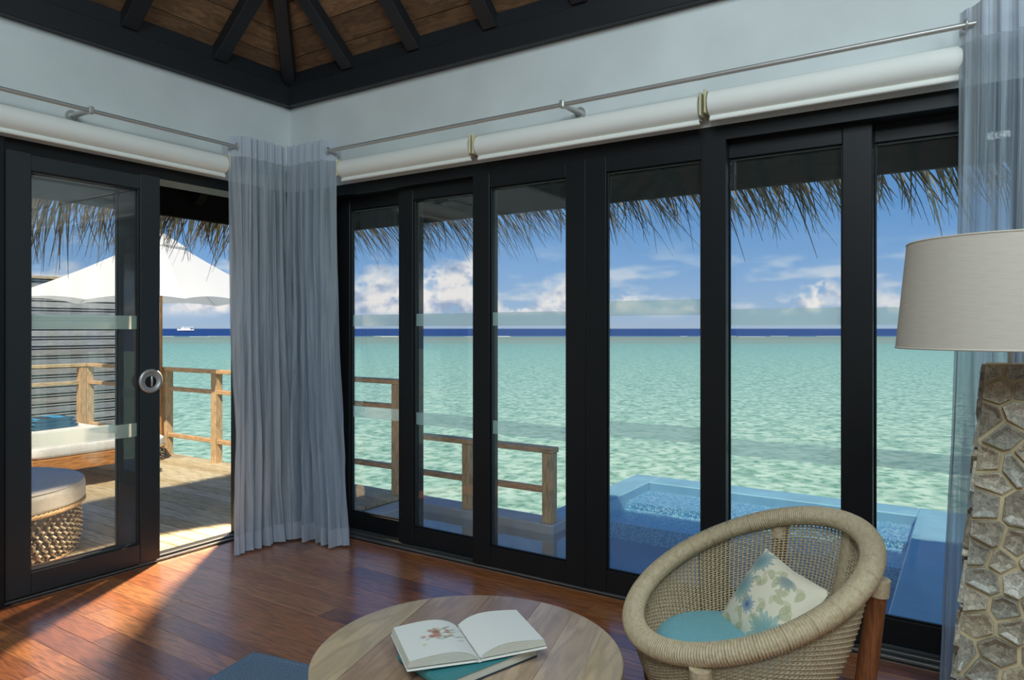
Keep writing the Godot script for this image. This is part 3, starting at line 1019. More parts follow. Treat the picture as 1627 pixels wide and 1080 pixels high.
# a gathered cloth: path along the rod from s0 to s1 at the top, t0 to t1 at the bottom; depth d away from the wall
func curtain(called: String, label: String, along_x: bool, s0: float, s1: float, t0: float, t1: float, folds: float, d_top: float, d_bottom: float, amp: float, sd: int, ring_ends: Array, edge := 0.0, ragged := 0.0) -> void:
	var o := thing(called, label, "curtain", Vector3.ZERO, "")
	var nz := FastNoiseLite.new()
	nz.seed = sd
	nz.frequency = 1.0
	var top := 2.63
	var bot := 0.012
	var nu := int(folds * 40)
	var f := func(u: float, v: float) -> Vector3:
		var e := v * v * (3 - 2 * v)
		var s := lerpf(lerpf(s0, s1, u), lerpf(t0, t1, u), pow(v, 1.6)) + 0.018 * nz.get_noise_2d(u * folds * 0.8, v * 1.5) * v
		var w := u * folds * TAU + 1.3 * nz.get_noise_2d(u * 3.0, 7.0) + 0.7 * v * nz.get_noise_2d(u * 5.0, v * 1.2 + 20.0)
		var fine := 0.0045 * sin(w * 5.3 + 2.0 * nz.get_noise_2d(u * 9.0, v + 50.0)) * (0.4 + v) + 0.003 * nz.get_noise_2d(u * 140.0, v * 1.5)
		var a := amp * (0.42 + 1.1 * v) * (1.0 + 0.6 * nz.get_noise_2d(u * folds * 0.5, v * 0.8 + 3.0))
		var d := lerpf(d_top, d_bottom, pow(v, 1.8)) + fine + a * sin(w) + 0.3 * a * sin(2.3 * w + 1.0)
		d += 0.035 * v * nz.get_noise_2d(u * 2.5 + 9.0, v * 2.0)
		s += 0.35 * a * cos(w)
		var y := lerpf(top, bot, v) + ragged * nz.get_noise_2d(u * 2.0, 40.0) * v
		var rim := absf(u - edge)
		d = lerpf(0.105, d, clampf(smoothstep(0.0, 0.13, rim) + v * 1.4, 0.0, 1.0))
		return Vector3(s, y, maxf(d, 0.02)) if along_x else Vector3(maxf(d, 0.02), y, s)
	for band in [["heading", 0.0, 0.05, 5, M.curtain_heading], ["drape", 0.05, 0.958, 26, M.curtain_cloth], ["hem", 0.958, 1.0, 4, M.curtain_hem]]:
		var rows := []
		for i in nu + 1:
			var row := []
			for j in band[3] + 1:
				row.append(f.call(float(i) / nu, lerpf(band[1], band[2], float(j) / band[3])))
			rows.append(row)
		var m := MB.new()
		m.grid(rows)
		part(band[0], m, band[4], o)
	for s in ring_ends:
		var g := MB.new()
		var ctr := Vector3(s, 2.56, 0.155) if along_x else Vector3(0.155, 2.56, s)
		var pts := []
		for k in 24:
			var t := TAU * k / 24
			pts.append(ctr + (Vector3(0.006 * sin(t), cos(t) * 0.023, sin(t) * 0.023) if along_x else Vector3(sin(t) * 0.023, cos(t) * 0.023, 0.006 * sin(t))))
		g.tube(pts, 0.004, 8, true)
		part("grommet", g, M.brushed_steel, o)


func build_curtains() -> void:
	curtain("curtain", "grey blue sheer curtain gathered in the corner beside the deck door", false, 0.575, 0.2, 0.66, 0.2, 6.0, 0.19, 0.27, 0.034, 3, [0.55], 0.0)
	curtain("curtain", "grey blue sheer curtain gathered in the corner beside the pool panels", true, 0.2, 0.59, 0.25, 0.76, 6.0, 0.19, 0.2, 0.034, 5, [0.565], 1.0)
	curtain("curtain", "grey blue sheer curtain hanging behind the lamp at the far right", true, 4.04, 4.72, 3.97, 4.74, 11.0, 0.19, 0.21, 0.03, 8, [4.065], 0.0)


# ---------------------------------------------------------------- deck furniture
func build_deck_furniture() -> void:
	# umbrella: square canopy with a corner towards the room
	var C := Vector3(-3.965, DECK, -1.36)
	var u := thing("umbrella", "large white canvas umbrella on a timber pole at the deck corner", "umbrella", C)
	var pole := MB.new()
	pole.tube([Vector3(0, 0, 0), Vector3(0, 1.3, 0), Vector3(0, 2.58, 0)], 0.028, 16)
	part("pole", pole, M.teak_pole, u)
	var foot := MB.new()
	foot.lathe([Vector2(0.0, 0.0), Vector2(0.05, 0.0), Vector2(0.05, 0.02), Vector2(0.04, 0.1), Vector2(0.029, 0.1)], 32)
	part("base", foot, M.brushed_steel, u)
	var rimy := 1.80
	var peak := 2.62
	var cn := []

	var back := Vector3(CAM.x - C.x, 0, CAM.z - C.z).normalized()
	var side := Vector3(-back.z, 0, back.x)
	if side.dot(RGT) < 0:
		side = -side
	for k in 4:
		var t := deg_to_rad(8.0 + 90.0 * k)
		cn.append((back * cos(t) + side * sin(t)) * 1.6)
	# canopy: eight ribs (corners and middles); cloth sags between them
	var ribs := []
	for k in 4:
		ribs.append(cn[k])
		ribs.append((cn[k] + cn[(k + 1) % 4]) * 0.5)
	var canopy := func(r0: float, r1: float, drop: float) -> MB:
		var m := MB.new()
		for k in 8:
			var rows := []
			for i in 9:
				var e := i / 8.0
				var row := []
				for j in 10:
					var t := lerpf(r0, r1, j / 9.0)
					var rim: Vector3 = ribs[k].lerp(ribs[(k + 1) % 8], e)
					var sag := 4.0 * e * (1 - e)
					var y := lerpf(peak, rimy, t) - 0.05 * sin(PI * t) + drop
					y += 0.045 * sag * pow(t, 4.0)
					var q := rim * t * (1.0 - 0.03 * sag * t)
					row.append(Vector3(q.x, y, q.z))
				rows.append(row)
			m.grid(rows, false, false, true)
		return m
	part("canopy", canopy.call(0.12, 1.0, 0.0), M.canvas_white, u)
	part("vent_cap", canopy.call(0.0, 0.19, 0.035), M.canvas_white, u)
	for k in 8:
		var rb := MB.new()
		var r: Vector3 = ribs[k]
		rb.tube([Vector3(r.x * 0.04, peak - 0.07, r.z * 0.04), Vector3(r.x * 0.5, (peak + rimy) / 2 - 0.08, r.z * 0.5), Vector3(r.x * 0.95, lerpf(peak, rimy, 0.95) - 0.02, r.z * 0.95)], 0.009, 6)
		part("rib", rb, M.canvas_white, u)
	var fin := MB.new()
	fin.lathe([Vector2(0.0, 0.09), Vector2(0.02, 0.07), Vector2(0.03, 0.03), Vector2(0.02, 0.0)], 14, Vector3(0, peak + 0.06, 0))
	part("finial", fin, M.teak_pole, u)

	# lounger: its foot end faces the door
	var L := thing("sun_lounger", "wide teak sun lounger with thick white mattress on the deck", "sun lounger", Vector3(-2.92, DECK, -0.12))
	part("mattress", soft_box(Vector3(2.1, 0.115, 1.14), 0.035), M.white_cushion, L, Transform3D(Basis(), Vector3(-1.05, 0.375, 0)))
	part("front_board", bx(Vector3(-0.02, 0.25, 0), Vector3(0.035, 0.13, 1.1), 0.005), M.teak_frame, L)
	for z in [-0.535, 0.535]:
		part("side_board", bx(Vector3(-1.05, 0.25, z), Vector3(2.02, 0.13, 0.035), 0.005), M.teak_frame, L)
	for k in 12:
		part("slat", bx(Vector3(-0.12 - 0.165 * k, 0.3, 0), Vector3(0.09, 0.018, 1.03), 0.003), M.teak_frame, L)
	for x in [-0.3, -1.8]:
		for z in [-0.5, 0.5]:
			part("leg", bx(Vector3(x, 0.095, z), Vector3(0.07, 0.19, 0.07), 0.006), M.teak_frame, L)
	part("back_board", bx(Vector3(-2.08, 0.25, 0), Vector3(0.035, 0.13, 1.1), 0.005), M.teak_frame, L)

	# striped towels on the lounger
	var img := Image.create_empty(16, 64, false, Image.FORMAT_RGB8)
	for x in 16:
		for y in 64:
			img.set_pixel(x, y, rgb8(40, 142, 184) if (y / 4) % 2 == 0 else rgb8(22, 30, 46))
	var st := mat("striped_towel", Color.WHITE, 0.9)
	st.albedo_texture = ImageTexture.create_from_image(img)
	towel("folded blue and black striped towel lying at the back of the lounger", Vector3(-4.25, DECK + 0.442, -0.27), 0.32, 0.48, 3)
	towel("blue and black striped towel near the foot of the lounger", Vector3(-3.42, DECK + 0.442, -0.5), 0.26, 0.26, 1)

	# round wicker daybed in front of the door
	var D := thing("wicker_daybed", "round wicker daybed with grey cushion just outside the glass door", "daybed", Vector3(-1.423, DECK, 1.435))
	wicker(D, 0.66, 0.33, 150, 9)
	var cush := MB.new()
	cush.lathe(round_profile(0.66, 0.335, 0.475, 0.05), 72)
	part("cushion", cush, M.grey_cushion, D)
	var pip := MB.new()
	var pts := []
	for k in 72:
		var t := TAU * k / 72
		pts.append(Vector3(cos(t) * 0.648, 0.462, sin(t) * 0.648))
	pip.tube(pts, 0.005, 6, true)
	part("piping", pip, M.grey_cushion, D)

	# small wicker stool by the corner post
	var s := thing("wicker_stool", "small wicker stool with white cushion by the corner post of the railing", "stool", Vector3(-3.83, DECK, -1.1))
	wicker(s, 0.2, 0.17, 44, 5)
	var sc := MB.new()
	sc.lathe(round_profile(0.2, 0.175, 0.27, 0.03), 40)
	part("cushion", sc, M.white_cushion, s)


func round_profile(r: float, y0: float, y1: float, b: float) -> Array:
	var p := [Vector2(0.001, y1 + 0.008), Vector2((r - b) * 0.6, y1 + 0.006)]
	for k in 7:
		var t := PI / 2 * (1.0 - k / 6.0)
		p.append(Vector2(r - b + cos(t) * b, y1 - b + sin(t) * b))
	for k in 5:
		var t := -PI / 2 * k / 4.0
		p.append(Vector2(r - b * 0.5 + cos(t) * b * 0.5, y0 + b * 0.5 + sin(t) * b * 0.5))
	p.append(Vector2(0.001, y0))
	return p


# woven drum: dark upright core, slanting pale and dark strands, braided rims
func wicker(o: Node3D, r: float, h: float, strands: int, turns: int) -> void:
	var core := MB.new()
	core.lathe([Vector2(r * 0.9, h), Vector2(r * 0.95, h - 0.01), Vector2(r * 0.9, 0.0), Vector2(0.01, 0.0)], 64)
	part("drum", core, M.wicker_dark, o)
	for which in 2:
		var m := MB.new()
		for k in strands:
			if k % 2 != which:
				continue
			var path := []
			for j in turns * 4 + 1:
				var t := j / float(turns * 4)
				var a := TAU * (k + t * turns * (0.85 if which == 0 else -0.5)) / strands
				var rr := r * (0.915 + 0.035 * sin(PI * t)) + 0.014 * sin(PI * j / 2.0 + which * PI + k * PI / 2)
				path.append(Vector3(cos(a) * rr, h * t, sin(a) * rr))
			m.tube(path, (TAU * r / strands) * (0.3 if which == 0 else 0.22), 5, false, false, 0.6)
		stuff(part("weave", m, M.wicker_pale if which == 0 else M.wicker_brown, o))
	var rim := MB.new()
	for q in 3:
		var pts := []
		for k in 160:
			var t := TAU * k / 160
			pts.append(Vector3(cos(t) * (r * 0.985 + 0.008 * sin(40 * t + q * 2.1)), h - 0.005 + 0.009 * cos(40 * t + q * 2.1), sin(t) * (r * 0.985 + 0.008 * sin(40 * t + q * 2.1))))
		rim.tube(pts, 0.008, 6, true)
	part("top_braid", rim, M.wicker_tan, o)
	var low := MB.new()
	var lp := []
	for k in 96:
		var t := TAU * k / 96
		lp.append(Vector3(cos(t) * r * 0.93, 0.01, sin(t) * r * 0.93))
	low.tube(lp, 0.01, 6, true)
	part("bottom_braid", low, M.wicker_tan, o)


# a cushion-like box with soft edges, centred on its origin
func soft_box(s: Vector3, b: float) -> MB:
	var m := MB.new()
	var rows := []
	var h := s * 0.5
	for i in 13:
		var ph := -PI / 2 + PI * i / 12.0
		var row := []
		for j in 64:
			var t := TAU * (j + 0.5) / 64
			var c := cos(t)
			var d := sin(t)
			var q := Vector3(signf(c) * pow(absf(c), 0.16), 0, signf(d) * pow(absf(d), 0.16))
			var inset := b * (1.0 - cos(ph))
			row.append(Vector3(q.x * (h.x - inset), h.y * signf(sin(ph)) * pow(absf(sin(ph)), 0.6), q.z * (h.z - inset)))
		rows.append(row)
	m.grid(rows, false, true)
	m.poly(rows[12], Vector3.ZERO)
	m.poly(rows[0], Vector3.ZERO)
	return m


func towel(label: String, at: Vector3, w: float, d: float, layers: int) -> void:
	var o := thing("towel", label, "towel", at, "", 0.1)
	for k in layers:
		var m := MB.new()
		var rows := []
		for i in 17:
			var row := []
			for j in 15:
				var t := TAU * j / 14.0
				var x := w * (i / 16.0 - 0.5)
				row.append(Vector3(x, 0.018 + 0.036 * k + 0.018 * signf(sin(t)) * pow(absf(sin(t)), 0.6) + 0.003 * sin(x * 30 + k), (d / 2 - 0.02 * k) * signf(cos(t)) * pow(absf(cos(t)), 0.35)))
			rows.append(row)
		m.grid(rows, false, false, true)
		m.poly(rows[0], Vector3(0, 0.02, 0))
		m.poly(rows[16], Vector3(0, 0.02, 0))
		part("fold", m, M.striped_towel, o)


# ---------------------------------------------------------------- rug, table, books
func build_table_and_books() -> void:
	var rug := thing("rug", "blue grey woven rug under the round coffee table", "rug", Vector3(2.44, 0, 2.12), "", 0.18)
	part("pile", bx(Vector3(0, 0.006, 0), Vector3(1.6, 0.012, 1.7), 0.003), M.rug_wool, rug)
	part("binding", frame_strip(1.6, 1.7, 0.014), M.rug_wool, rug)

	var C := Vector3(2.81, 0, 1.647)
	var R := 0.465
	var H := 0.42
	var t := thing("coffee_table", "round low coffee table of pale and brown timber strips", "coffee table", C, "", 0.26)
	# strips that run along the table's own z axis, cut to the circle
	var cuts := [-0.465, -0.29, -0.09, 0.1, 0.235, 0.36, 0.465]
	var order := [4, 1, 3, 0, 2, 4]
	for k in cuts.size() - 1:
		var a: float = cuts[k] + (0.0008 if k > 0 else 0.0005)
		var b: float = cuts[k + 1] - (0.0008 if k < cuts.size() - 2 else 0.0005)
		var out := []
		for j in 25:
			var x := lerpf(a, b, j / 24.0)
			out.append(Vector2(x, sqrt(maxf(0.0, R * R - x * x))))
		var m := MB.new()
		var ring := []
		for p in out:
			ring.append(p)
		for j in range(24, -1, -1):
			ring.append(Vector2(out[j].x, -out[j].y))
		var c := Vector3((a + b) / 2, H - 0.02, 0)
		var prof := [[0.0, 0.006], [0.0015, 0.0015], [0.006, 0.0]]   # small round-over
		var loops := []
		for pr in [[0.0, 0.004], [0.004, 0.0], [0.034, 0.0], [0.04, 0.006]]:
			var lp := []
			for q in ring:
				var v2: Vector2 = q
				var len := v2.length()
				var k2: float = (R - pr[1]) / R if len > R * 0.97 else 1.0
				lp.append(Vector3(v2.x * k2, H - pr[0], v2.y * k2))
			loops.append(lp)
		m.poly(loops[0], c)
		for l in 3:
			for j in ring.size():
				var j2 := (j + 1) % ring.size()
				if (loops[l][j] - loops[l][j2]).length() > 0.0004:
					m.poly([loops[l][j], loops[l][j2], loops[l + 1][j2], loops[l + 1][j]], c)
		m.poly(loops[3], c)
		part("top_strip", m, M["table_wood_%d" % order[k]], t)
	var apron := MB.new()
	apron.lathe([Vector2(0.33, H - 0.041), Vector2(0.35, H - 0.041), Vector2(0.35, H - 0.1), Vector2(0.33, H - 0.1), Vector2(0.33, H - 0.041)], 48)
	part("apron", apron, M.table_wood_3, t)
	for k in 4:
		var a := PI / 4 + PI / 2 * k
		var leg := MB.new()
		leg.tube([Vector3(cos(a) * 0.31, H - 0.045, sin(a) * 0.31), Vector3(cos(a) * 0.335, 0.2, sin(a) * 0.335), Vector3(cos(a) * 0.36, 0.013, sin(a) * 0.36)], func(j): return 0.026 - 0.004 * j, 14)
		part("leg", leg, M.table_wood_3, t)

	# closed teal book, lying
	var bk := thing("closed_book", "large closed teal book lying on the coffee table under the open one", "book", Vector3(2.84, H, 1.682), "", -0.293)
	var w := 0.235
	var d := 0.335
	var tt := Vector3(w, 0.0, d)
	part("page_block", bx(Vector3(0.002, 0.016, -0.004), Vector3(w - 0.012, 0.024, d - 0.014), 0.001), M.page_edge, bk)
	part("front_cover", bx(Vector3(0, 0.0295, 0), Vector3(w, 0.003, d), 0.001), M.teal_cover, bk)
	part("back_cover", bx(Vector3(0, 0.0025, 0), Vector3(w, 0.003, d), 0.001), M.dark_cover, bk)
	var sp := MB.new()
	var sr := []
	for i in 2:
		var row := []
		for j in 9:
			var a := PI / 2 - PI * j / 8.0
			row.append(Vector3(-w / 2 + w * i, 0.016 + 0.0155 * sin(a), d / 2 - 0.006 + 0.012 * cos(a)))
		sr.append(row)
	sp.grid(sr, false, false, true)
	part("spine", sp, M.teal_spine, bk)

	# open book on it
	var ob := thing("open_book", "open picture book with white pages on the closed teal book", "book", Vector3(2.82, H + 0.033, 1.664), "", 0.9273)
	# own axes: x to the right page, z towards the reader
	var pw := 0.2
	var pd := 0.236
	var pict := page_print()
	var pm := mat("page_picture", Color.WHITE, 0.65)
	pm.albedo_texture = pict
	for sgn in [-1.0, 1.0]:
		var cov := MB.new()
		cov.box(Vector3(sgn * (pw / 2 + 0.008), 0.0075, 0), Vector3(pw, 0.003, pd + 0.012), 0.001, Basis(Vector3.BACK, sgn * 0.03))
		part("cover", cov, M.page_paper, ob)
		var thick := 0.03 if sgn < 0 else 0.03
		var prof := []
		for i in 21:
			var e := i / 20.0
			var y := 0.012 + thick * (1.0 - pow(absf(1.0 - e), 5.0)) * (1.0 - 0.28 * e) + 0.004 * sin(PI * e)
			prof.append(Vector2(sgn * (0.003 + pw * (0.985 * e)), y))
		# page block: sheets fanned under the top leaf
		var blk := MB.new()
		for layer in 6:
			var f0 := layer / 6.0
			var f1 := (layer + 0.86) / 6.0
			var rows := []
			for i in 21:
				var e := i / 20.0
				var low: float = 0.0105 + 0.006 * e
				var xx: float = prof[i].x * (1.0 + (0.0 if i < 18 else 0.012 * (1.0 - f1) * (i - 17)))
				var y0 := lerpf(low, prof[i].y - 0.0008, f0)
				var y1 := lerpf(low, prof[i].y - 0.0008, f1)
				rows.append([Vector3(xx, y1, -pd / 2), Vector3(xx, y1, pd / 2), Vector3(xx, y0, pd / 2), Vector3(xx, y0, -pd / 2)])
			var cm := Vector3(sgn * pw / 2, 0.02, 0)
			for i in 20:
				for j in 4:
					var j2 := (j + 1) % 4
					blk.poly([rows[i][j], rows[i + 1][j], rows[i + 1][j2], rows[i][j2]], (rows[i][j] + rows[i + 1][j] + rows[i][(j + 2) % 4] + rows[i + 1][(j + 2) % 4]) * 0.25)
			blk.poly(rows[20], cm)
		part("page_block", blk, M.page_edge, ob)
		var leaf := MB.new()
		var lr := []
		for i in 21:
			lr.append([Vector3(prof[i].x, prof[i].y, -pd / 2), Vector3(prof[i].x, prof[i].y, pd / 2)])
		if sgn < 0:
			lr.reverse()
		leaf.grid(lr, false, false, true)
		part("page", leaf, pm if sgn < 0 else M.page_paper, ob)
	var band := MB.new()
	var br := []
	for j in 9:
		var a := PI + PI * j / 8.0
		br.append([Vector3(0.012 * cos(a), 0.011 + 0.009 * sin(a), -pd / 2 - 0.006), Vector3(0.012 * cos(a), 0.011 + 0.009 * sin(a), pd / 2 + 0.006)])
	band.grid(br)
	part("spine", band, M.page_paper, ob)


func frame_strip(w: float, d: float, h: float) -> MB:
	var m := MB.new()
	for s in [-1, 1]:
		m.box(Vector3(s * (w / 2 - 0.012), h / 2, 0), Vector3(0.024, h, d), 0.003)
		m.box(Vector3(0, h / 2, s * (d / 2 - 0.012)), Vector3(w - 0.05, h, 0.024), 0.003)
	return m


# a loose watercolour posy printed on the left page
func page_print() -> ImageTexture:
	var r := RandomNumberGenerator.new()
	r.seed = 12
	var W := 200
	var Hh := 250
	var img := Image.create_empty(W, Hh, false, Image.FORMAT_RGB8)
	img.fill(rgb8(236, 236, 230))
	var blob := func(cx: float, cy: float, rad: float, c: Color, k: float) -> void:
		for x in range(maxi(0, int(cx - rad)), mini(W, int(cx + rad) + 1)):
			for y in range(maxi(0, int(cy - rad)), mini(Hh, int(cy + rad) + 1)):
				var q := Vector2(x - cx, y - cy).length() / rad
				if q < 1.0:
					img.set_pixel(x, y, img.get_pixel(x, y).lerp(c, k * (1.0 - q * q)))
	for i in 34:
		blob.call(118 + r.randfn(0, 20), 105 + r.randfn(0, 18), 6 + 8 * r.randf(), [rgb8(198, 130, 118), rgb8(176, 104, 96), rgb8(214, 162, 140), rgb8(150, 98, 84)][r.randi() % 4], 0.55)
	for i in 22:
		var x0 := 140 + r.randfn(0, 26)
		var y0 := 110 + r.randfn(0, 34)
		for j in 8:
			blob.call(x0 + j * 3.0, y0 - j * 2.2, 3.5, rgb8(120, 140, 100), 0.4)
	blob.call(60, 170, 9, rgb8(206, 210, 120), 0.6)
	return ImageTexture.create_from_image(img)


# ---------------------------------------------------------------- rattan chair with cushions
func build_chair() -> void:
	var C := Vector3(3.494, 0.622, 1.11)
	var Fd := Vector3(cos(2.445), 0, sin(2.445))
	var S := Vector3(-Fd.z, 0, Fd.x)
	var T := -Fd * cos(0.422) + Vector3.UP * sin(0.422)
	var foot := Vector3(C.x, 0, C.z)
	var o := thing("rattan_chair", "woven rattan tub armchair with thick wrapped rim and timber legs", "armchair", foot)
	var rim := func(t: float) -> Vector3: return Vector3(0, C.y, 0) + S * 0.37 * cos(t) + T * 0.38 * sin(t)
	var shell := func(t: float, s: float) -> Vector3:
		var r: Vector3 = rim.call(t)
		var k := lerpf(1.0, 0.5, pow(s, 1.25)) + 0.05 * sin(PI * s)
		var c := Fd * 0.03 * s
		return Vector3(r.x * k + c.x, lerpf(r.y, 0.16, s), r.z * k + c.z)
	# wrapped rim
	var rp := []
	for k in 1120:
		rp.append(rim.call(TAU * k / 1120))
	var m := MB.new()
	m.tube(rp, func(k): return 0.0365 * (1.0 - [0.0, 0.02, 0.13, 0.02][k % 4] - (0.14 if (k / 4) % 9 == 4 and k % 4 == 2 else 0.0)), 14, true, true, 0.86)
	part("rim", m, M.rattan, o)
	# shell: upright stakes and horizontal weavers that pass in front of and behind them
	var st := MB.new()
	var n := 140
	for k in n:
		var t := TAU * k / n
		var path := []
		for j in 17:
			path.append(shell.call(t, 0.03 + 0.97 * j / 16.0))
		st.tube(path, 0.0039, 4, false, false)
	stuff(part("stakes", st, M.rattan, o))
	var wv := MB.new()
	var rows := 64
	for j in rows:
		var s := 0.05 + 0.94 * j / (rows - 1.0)
		var path := []
		for k in n * 2:
			var t := TAU * k / (n * 2.0)
			var q: Vector3 = shell.call(t, s)
			var outw := Vector3(q.x, 0, q.z).normalized()
			if k % 2 == 0:
				q += outw * (0.0042 if (k / 2 + j) % 2 == 0 else -0.0042)
			path.append(q)
		wv.tube(path, 0.0024, 4, true)
	stuff(part("weavers", wv, M.rattan, o))
	# wide upright band at the back
	for t in [PI / 2]:
		var bd := MB.new()
		var rows2 := []
		for j in 17:
			var a: Vector3 = shell.call(t - 0.06, 0.03 + 0.95 * j / 16.0)
			var b: Vector3 = shell.call(t + 0.06, 0.03 + 0.95 * j / 16.0)
			var ow := Vector3(a.x, 0, a.z).normalized() * 0.008
			rows2.append([a + ow, b + ow, b - ow, a - ow])
		bd.grid(rows2, false, true)
		part("upright_band", bd, M.rattan, o)
	# seat deck inside
	var seat := MB.new()
	var sr := []
	for j in 2:
		var row := []
		for k in 48:
			var q: Vector3 = shell.call(TAU * k / 48, 0.55)
			row.append(Vector3(q.x * (0.94 if j == 0 else 0.02), 0.34, q.z * (0.94 if j == 0 else 0.02)))
		sr.append(row)
	seat.grid(sr, false, true, true)
	part("seat", seat, M.rattan_brown, o)
	var bot := MB.new()
	var bp := []
	for k in 64:
		bp.append(shell.call(TAU * k / 64, 1.0))
	bot.tube(bp, 0.014, 8, true)
	part("bottom_ring", bot, M.rattan, o)
	for k in 4:
		var t := PI / 4 + PI / 2 * k
		var a: Vector3 = rim.call(t)
		var top := Vector3(a.x * 1.055, a.y - 0.04, a.z * 1.055)
		var low := Vector3(a.x * 0.82, 0.0, a.z * 0.82)
		var lg := MB.new()
		lg.tube([top, top.lerp(low, 0.3), top.lerp(low, 0.7), low], func(j): return [0.025, 0.028, 0.025, 0.018][j], 16)
		var leg := part("leg", lg, M.chair_leg_wood, o)
		var cl := MB.new()
		cl.tube([top + Vector3(0, 0.012, 0), top.lerp(low, 0.05)], 0.031, 16)
		part("leg_collar", cl, M.rattan, leg)

	# teal seat cushion, sloping edge towards the front
	var sc := tag(part("seat_cushion", soft_round(0.24, 0.1), M.teal_cushion, self, Transform3D(Basis(S, 0.06), foot + Vector3(0, 0.39, 0) + Fd * 0.045)), "teal seat cushion lying in the rattan armchair", "cushion")
	# patterned pillow leaning on the back
	var ex := Vector3(0.723, -0.101, 0.684).normalized()
	var ey := Vector3(0.451, 0.818, -0.356)
	ey = (ey - ex * ey.dot(ex)).normalized()
	var ez := ex.cross(ey)
	var pp := thing("throw_pillow", "square cream pillow printed with blue and green flowers in the rattan armchair", "pillow")
	pp.transform = Transform3D(Basis(ex, ey, ez), Vector3(3.555, 0.525, 1.055))
	var fm := mat("floral_print", Color.WHITE, 0.85)
	fm.albedo_texture = floral_print()
	fm.rim_enabled = true
	fm.rim = 0.2
	for sgn in [1.0, -1.0]:
		var rows3 := []
		for i in 25:
			var row := []
			for j in 25:
				var x := i / 12.0 - 1.0
				var y := j / 12.0 - 1.0
				var bulge := pow(maxf(0.0, (1 - x * x) * (1 - y * y)), 0.55)
				var pinch := 1.0 - 0.07 * (1.0 - absf(x)) * absf(y) * absf(y)
				var pinch2 := 1.0 - 0.07 * (1.0 - absf(y)) * absf(x) * absf(x)
				row.append(Vector3(x * 0.163 * pinch2, -y * 0.143 * pinch, sgn * 0.062 * bulge))
			rows3.append(row)
		var pm := MB.new()
		pm.grid(rows3, false, false, sgn > 0)
		part("front_cover" if sgn > 0 else "back_cover", pm, fm, pp)


func soft_round(r: float, h: float) -> MB:
	var m := MB.new()
	var p := []
	for k in 15:
		var t := PI / 2 - PI * k / 14.0
		p.append(Vector2(maxf(0.001, r - h * 0.5 + cos(t) * h * 0.5), sin(t) * h * 0.5 + (0.004 if k == 0 else 0.0)))
	p.push_front(Vector2(r * 0.5, h * 0.5 + 0.008))
	p.push_front(Vector2(0.001, h * 0.5 + 0.012))
	p.append(Vector2(0.001, -h * 0.5))
	m.lathe(p, 64)
	return m


# large soft flowers and leaves on cream
func floral_print() -> ImageTexture:
	var W := 384
	var img := Image.create_empty(W, W, false, Image.FORMAT_RGB8)
	img.fill(rgb8(244, 236, 212))
	var petal := func(c: Vector2, ang: float, len: float, wd: float, col: Color, k: float) -> void:
		var d := Vector2(cos(ang), sin(ang))
		var box := int(len + wd) + 2
		for x in range(maxi(0, int(c.x) - box), mini(W, int(c.x) + box)):
			for y in range(maxi(0, int(c.y) - box), mini(W, int(c.y) + box)):
				var q := Vector2(x, y) - c
				var u := q.dot(d) / len
				if u < 0.0 or u > 1.0:
					continue
				var across := absf(q.dot(Vector2(-d.y, d.x)))
				var lim := wd * pow(sin(PI * pow(u, 0.8)), 0.6)
				if across < lim:
					var f := k * (0.75 + 0.25 * sin(u * 20.0 + across))
					img.set_pixel(x, y, img.get_pixel(x, y).lerp(col, f))
	var flower := func(c: Vector2, r: float, n: int, col: Color, a0: float, a1: float) -> void:
		for k in n:
			petal.call(c, lerpf(a0, a1, k / float(n)), r * (0.85 + 0.15 * sin(k * 2.3)), r * 0.13, col, 0.75)
	var green := rgb8(176, 180, 132)
	for g in [[Vector2(150, 60), 0.6], [Vector2(180, 110), 2.2], [Vector2(210, 70), 1.3], [Vector2(250, 140), 0.2], [Vector2(290, 110), 2.9], [Vector2(240, 190), 1.9], [Vector2(140, 210), 2.0], [Vector2(130, 270), 0.9], [Vector2(180, 330), 2.6], [Vector2(240, 340), 0.3], [Vector2(330, 60), 1.6], [Vector2(350, 170), 2.4], [Vector2(60, 330), 1.0], [Vector2(100, 350), 2.3], [Vector2(220, 250), 0.8], [Vector2(200, 30), 0.9], [Vector2(330, 140), 2.0], [Vector2(120, 120), 0.4], [Vector2(20, 280), 1.3], [Vector2(350, 350), 3.6]]:
		petal.call(g[0], g[1], 52.0, 15.0, green, 0.7)
		petal.call(g[0], g[1] + 1.2, 40.0, 12.0, rgb8(196, 196, 150), 0.6)
	flower.call(Vector2(60, 60), 80.0, 18, rgb8(122, 160, 166), 0.0, TAU)
	flower.call(Vector2(70, 190), 92.0, 20, rgb8(130, 166, 168), 0.0, TAU)
	flower.call(Vector2(300, 290), 105.0, 22, rgb8(136, 180, 178), 0.0, TAU)
	flower.call(Vector2(165, 240), 46.0, 16, rgb8(112, 142, 172), 0.0, TAU)
	flower.call(Vector2(250, 50), 60.0, 14, rgb8(150, 166, 160), 0.3, PI)
	flower.call(Vector2(300, 288), 22.0, 12, rgb8(232, 226, 206), 0.0, TAU)
	flower.call(Vector2(165, 240), 12.0, 9, rgb8(70, 96, 130), 0.0, TAU)
	return ImageTexture.create_from_image(img)


# ---------------------------------------------------------------- lamp with a shell mosaic base
func clip(pts: PackedVector2Array, p: Vector2, nrm: Vector2) -> PackedVector2Array:
	var out := PackedVector2Array()
	for i in pts.size():
		var a := pts[i]
		var b := pts[(i + 1) % pts.size()]
		var da := (a - p).dot(nrm)
		var db := (b - p).dot(nrm)
		if da <= 0:
			out.append(a)
		if (da < 0 and db > 0) or (da > 0 and db < 0):
			out.append(a.lerp(b, da / (da - db)))
	return out


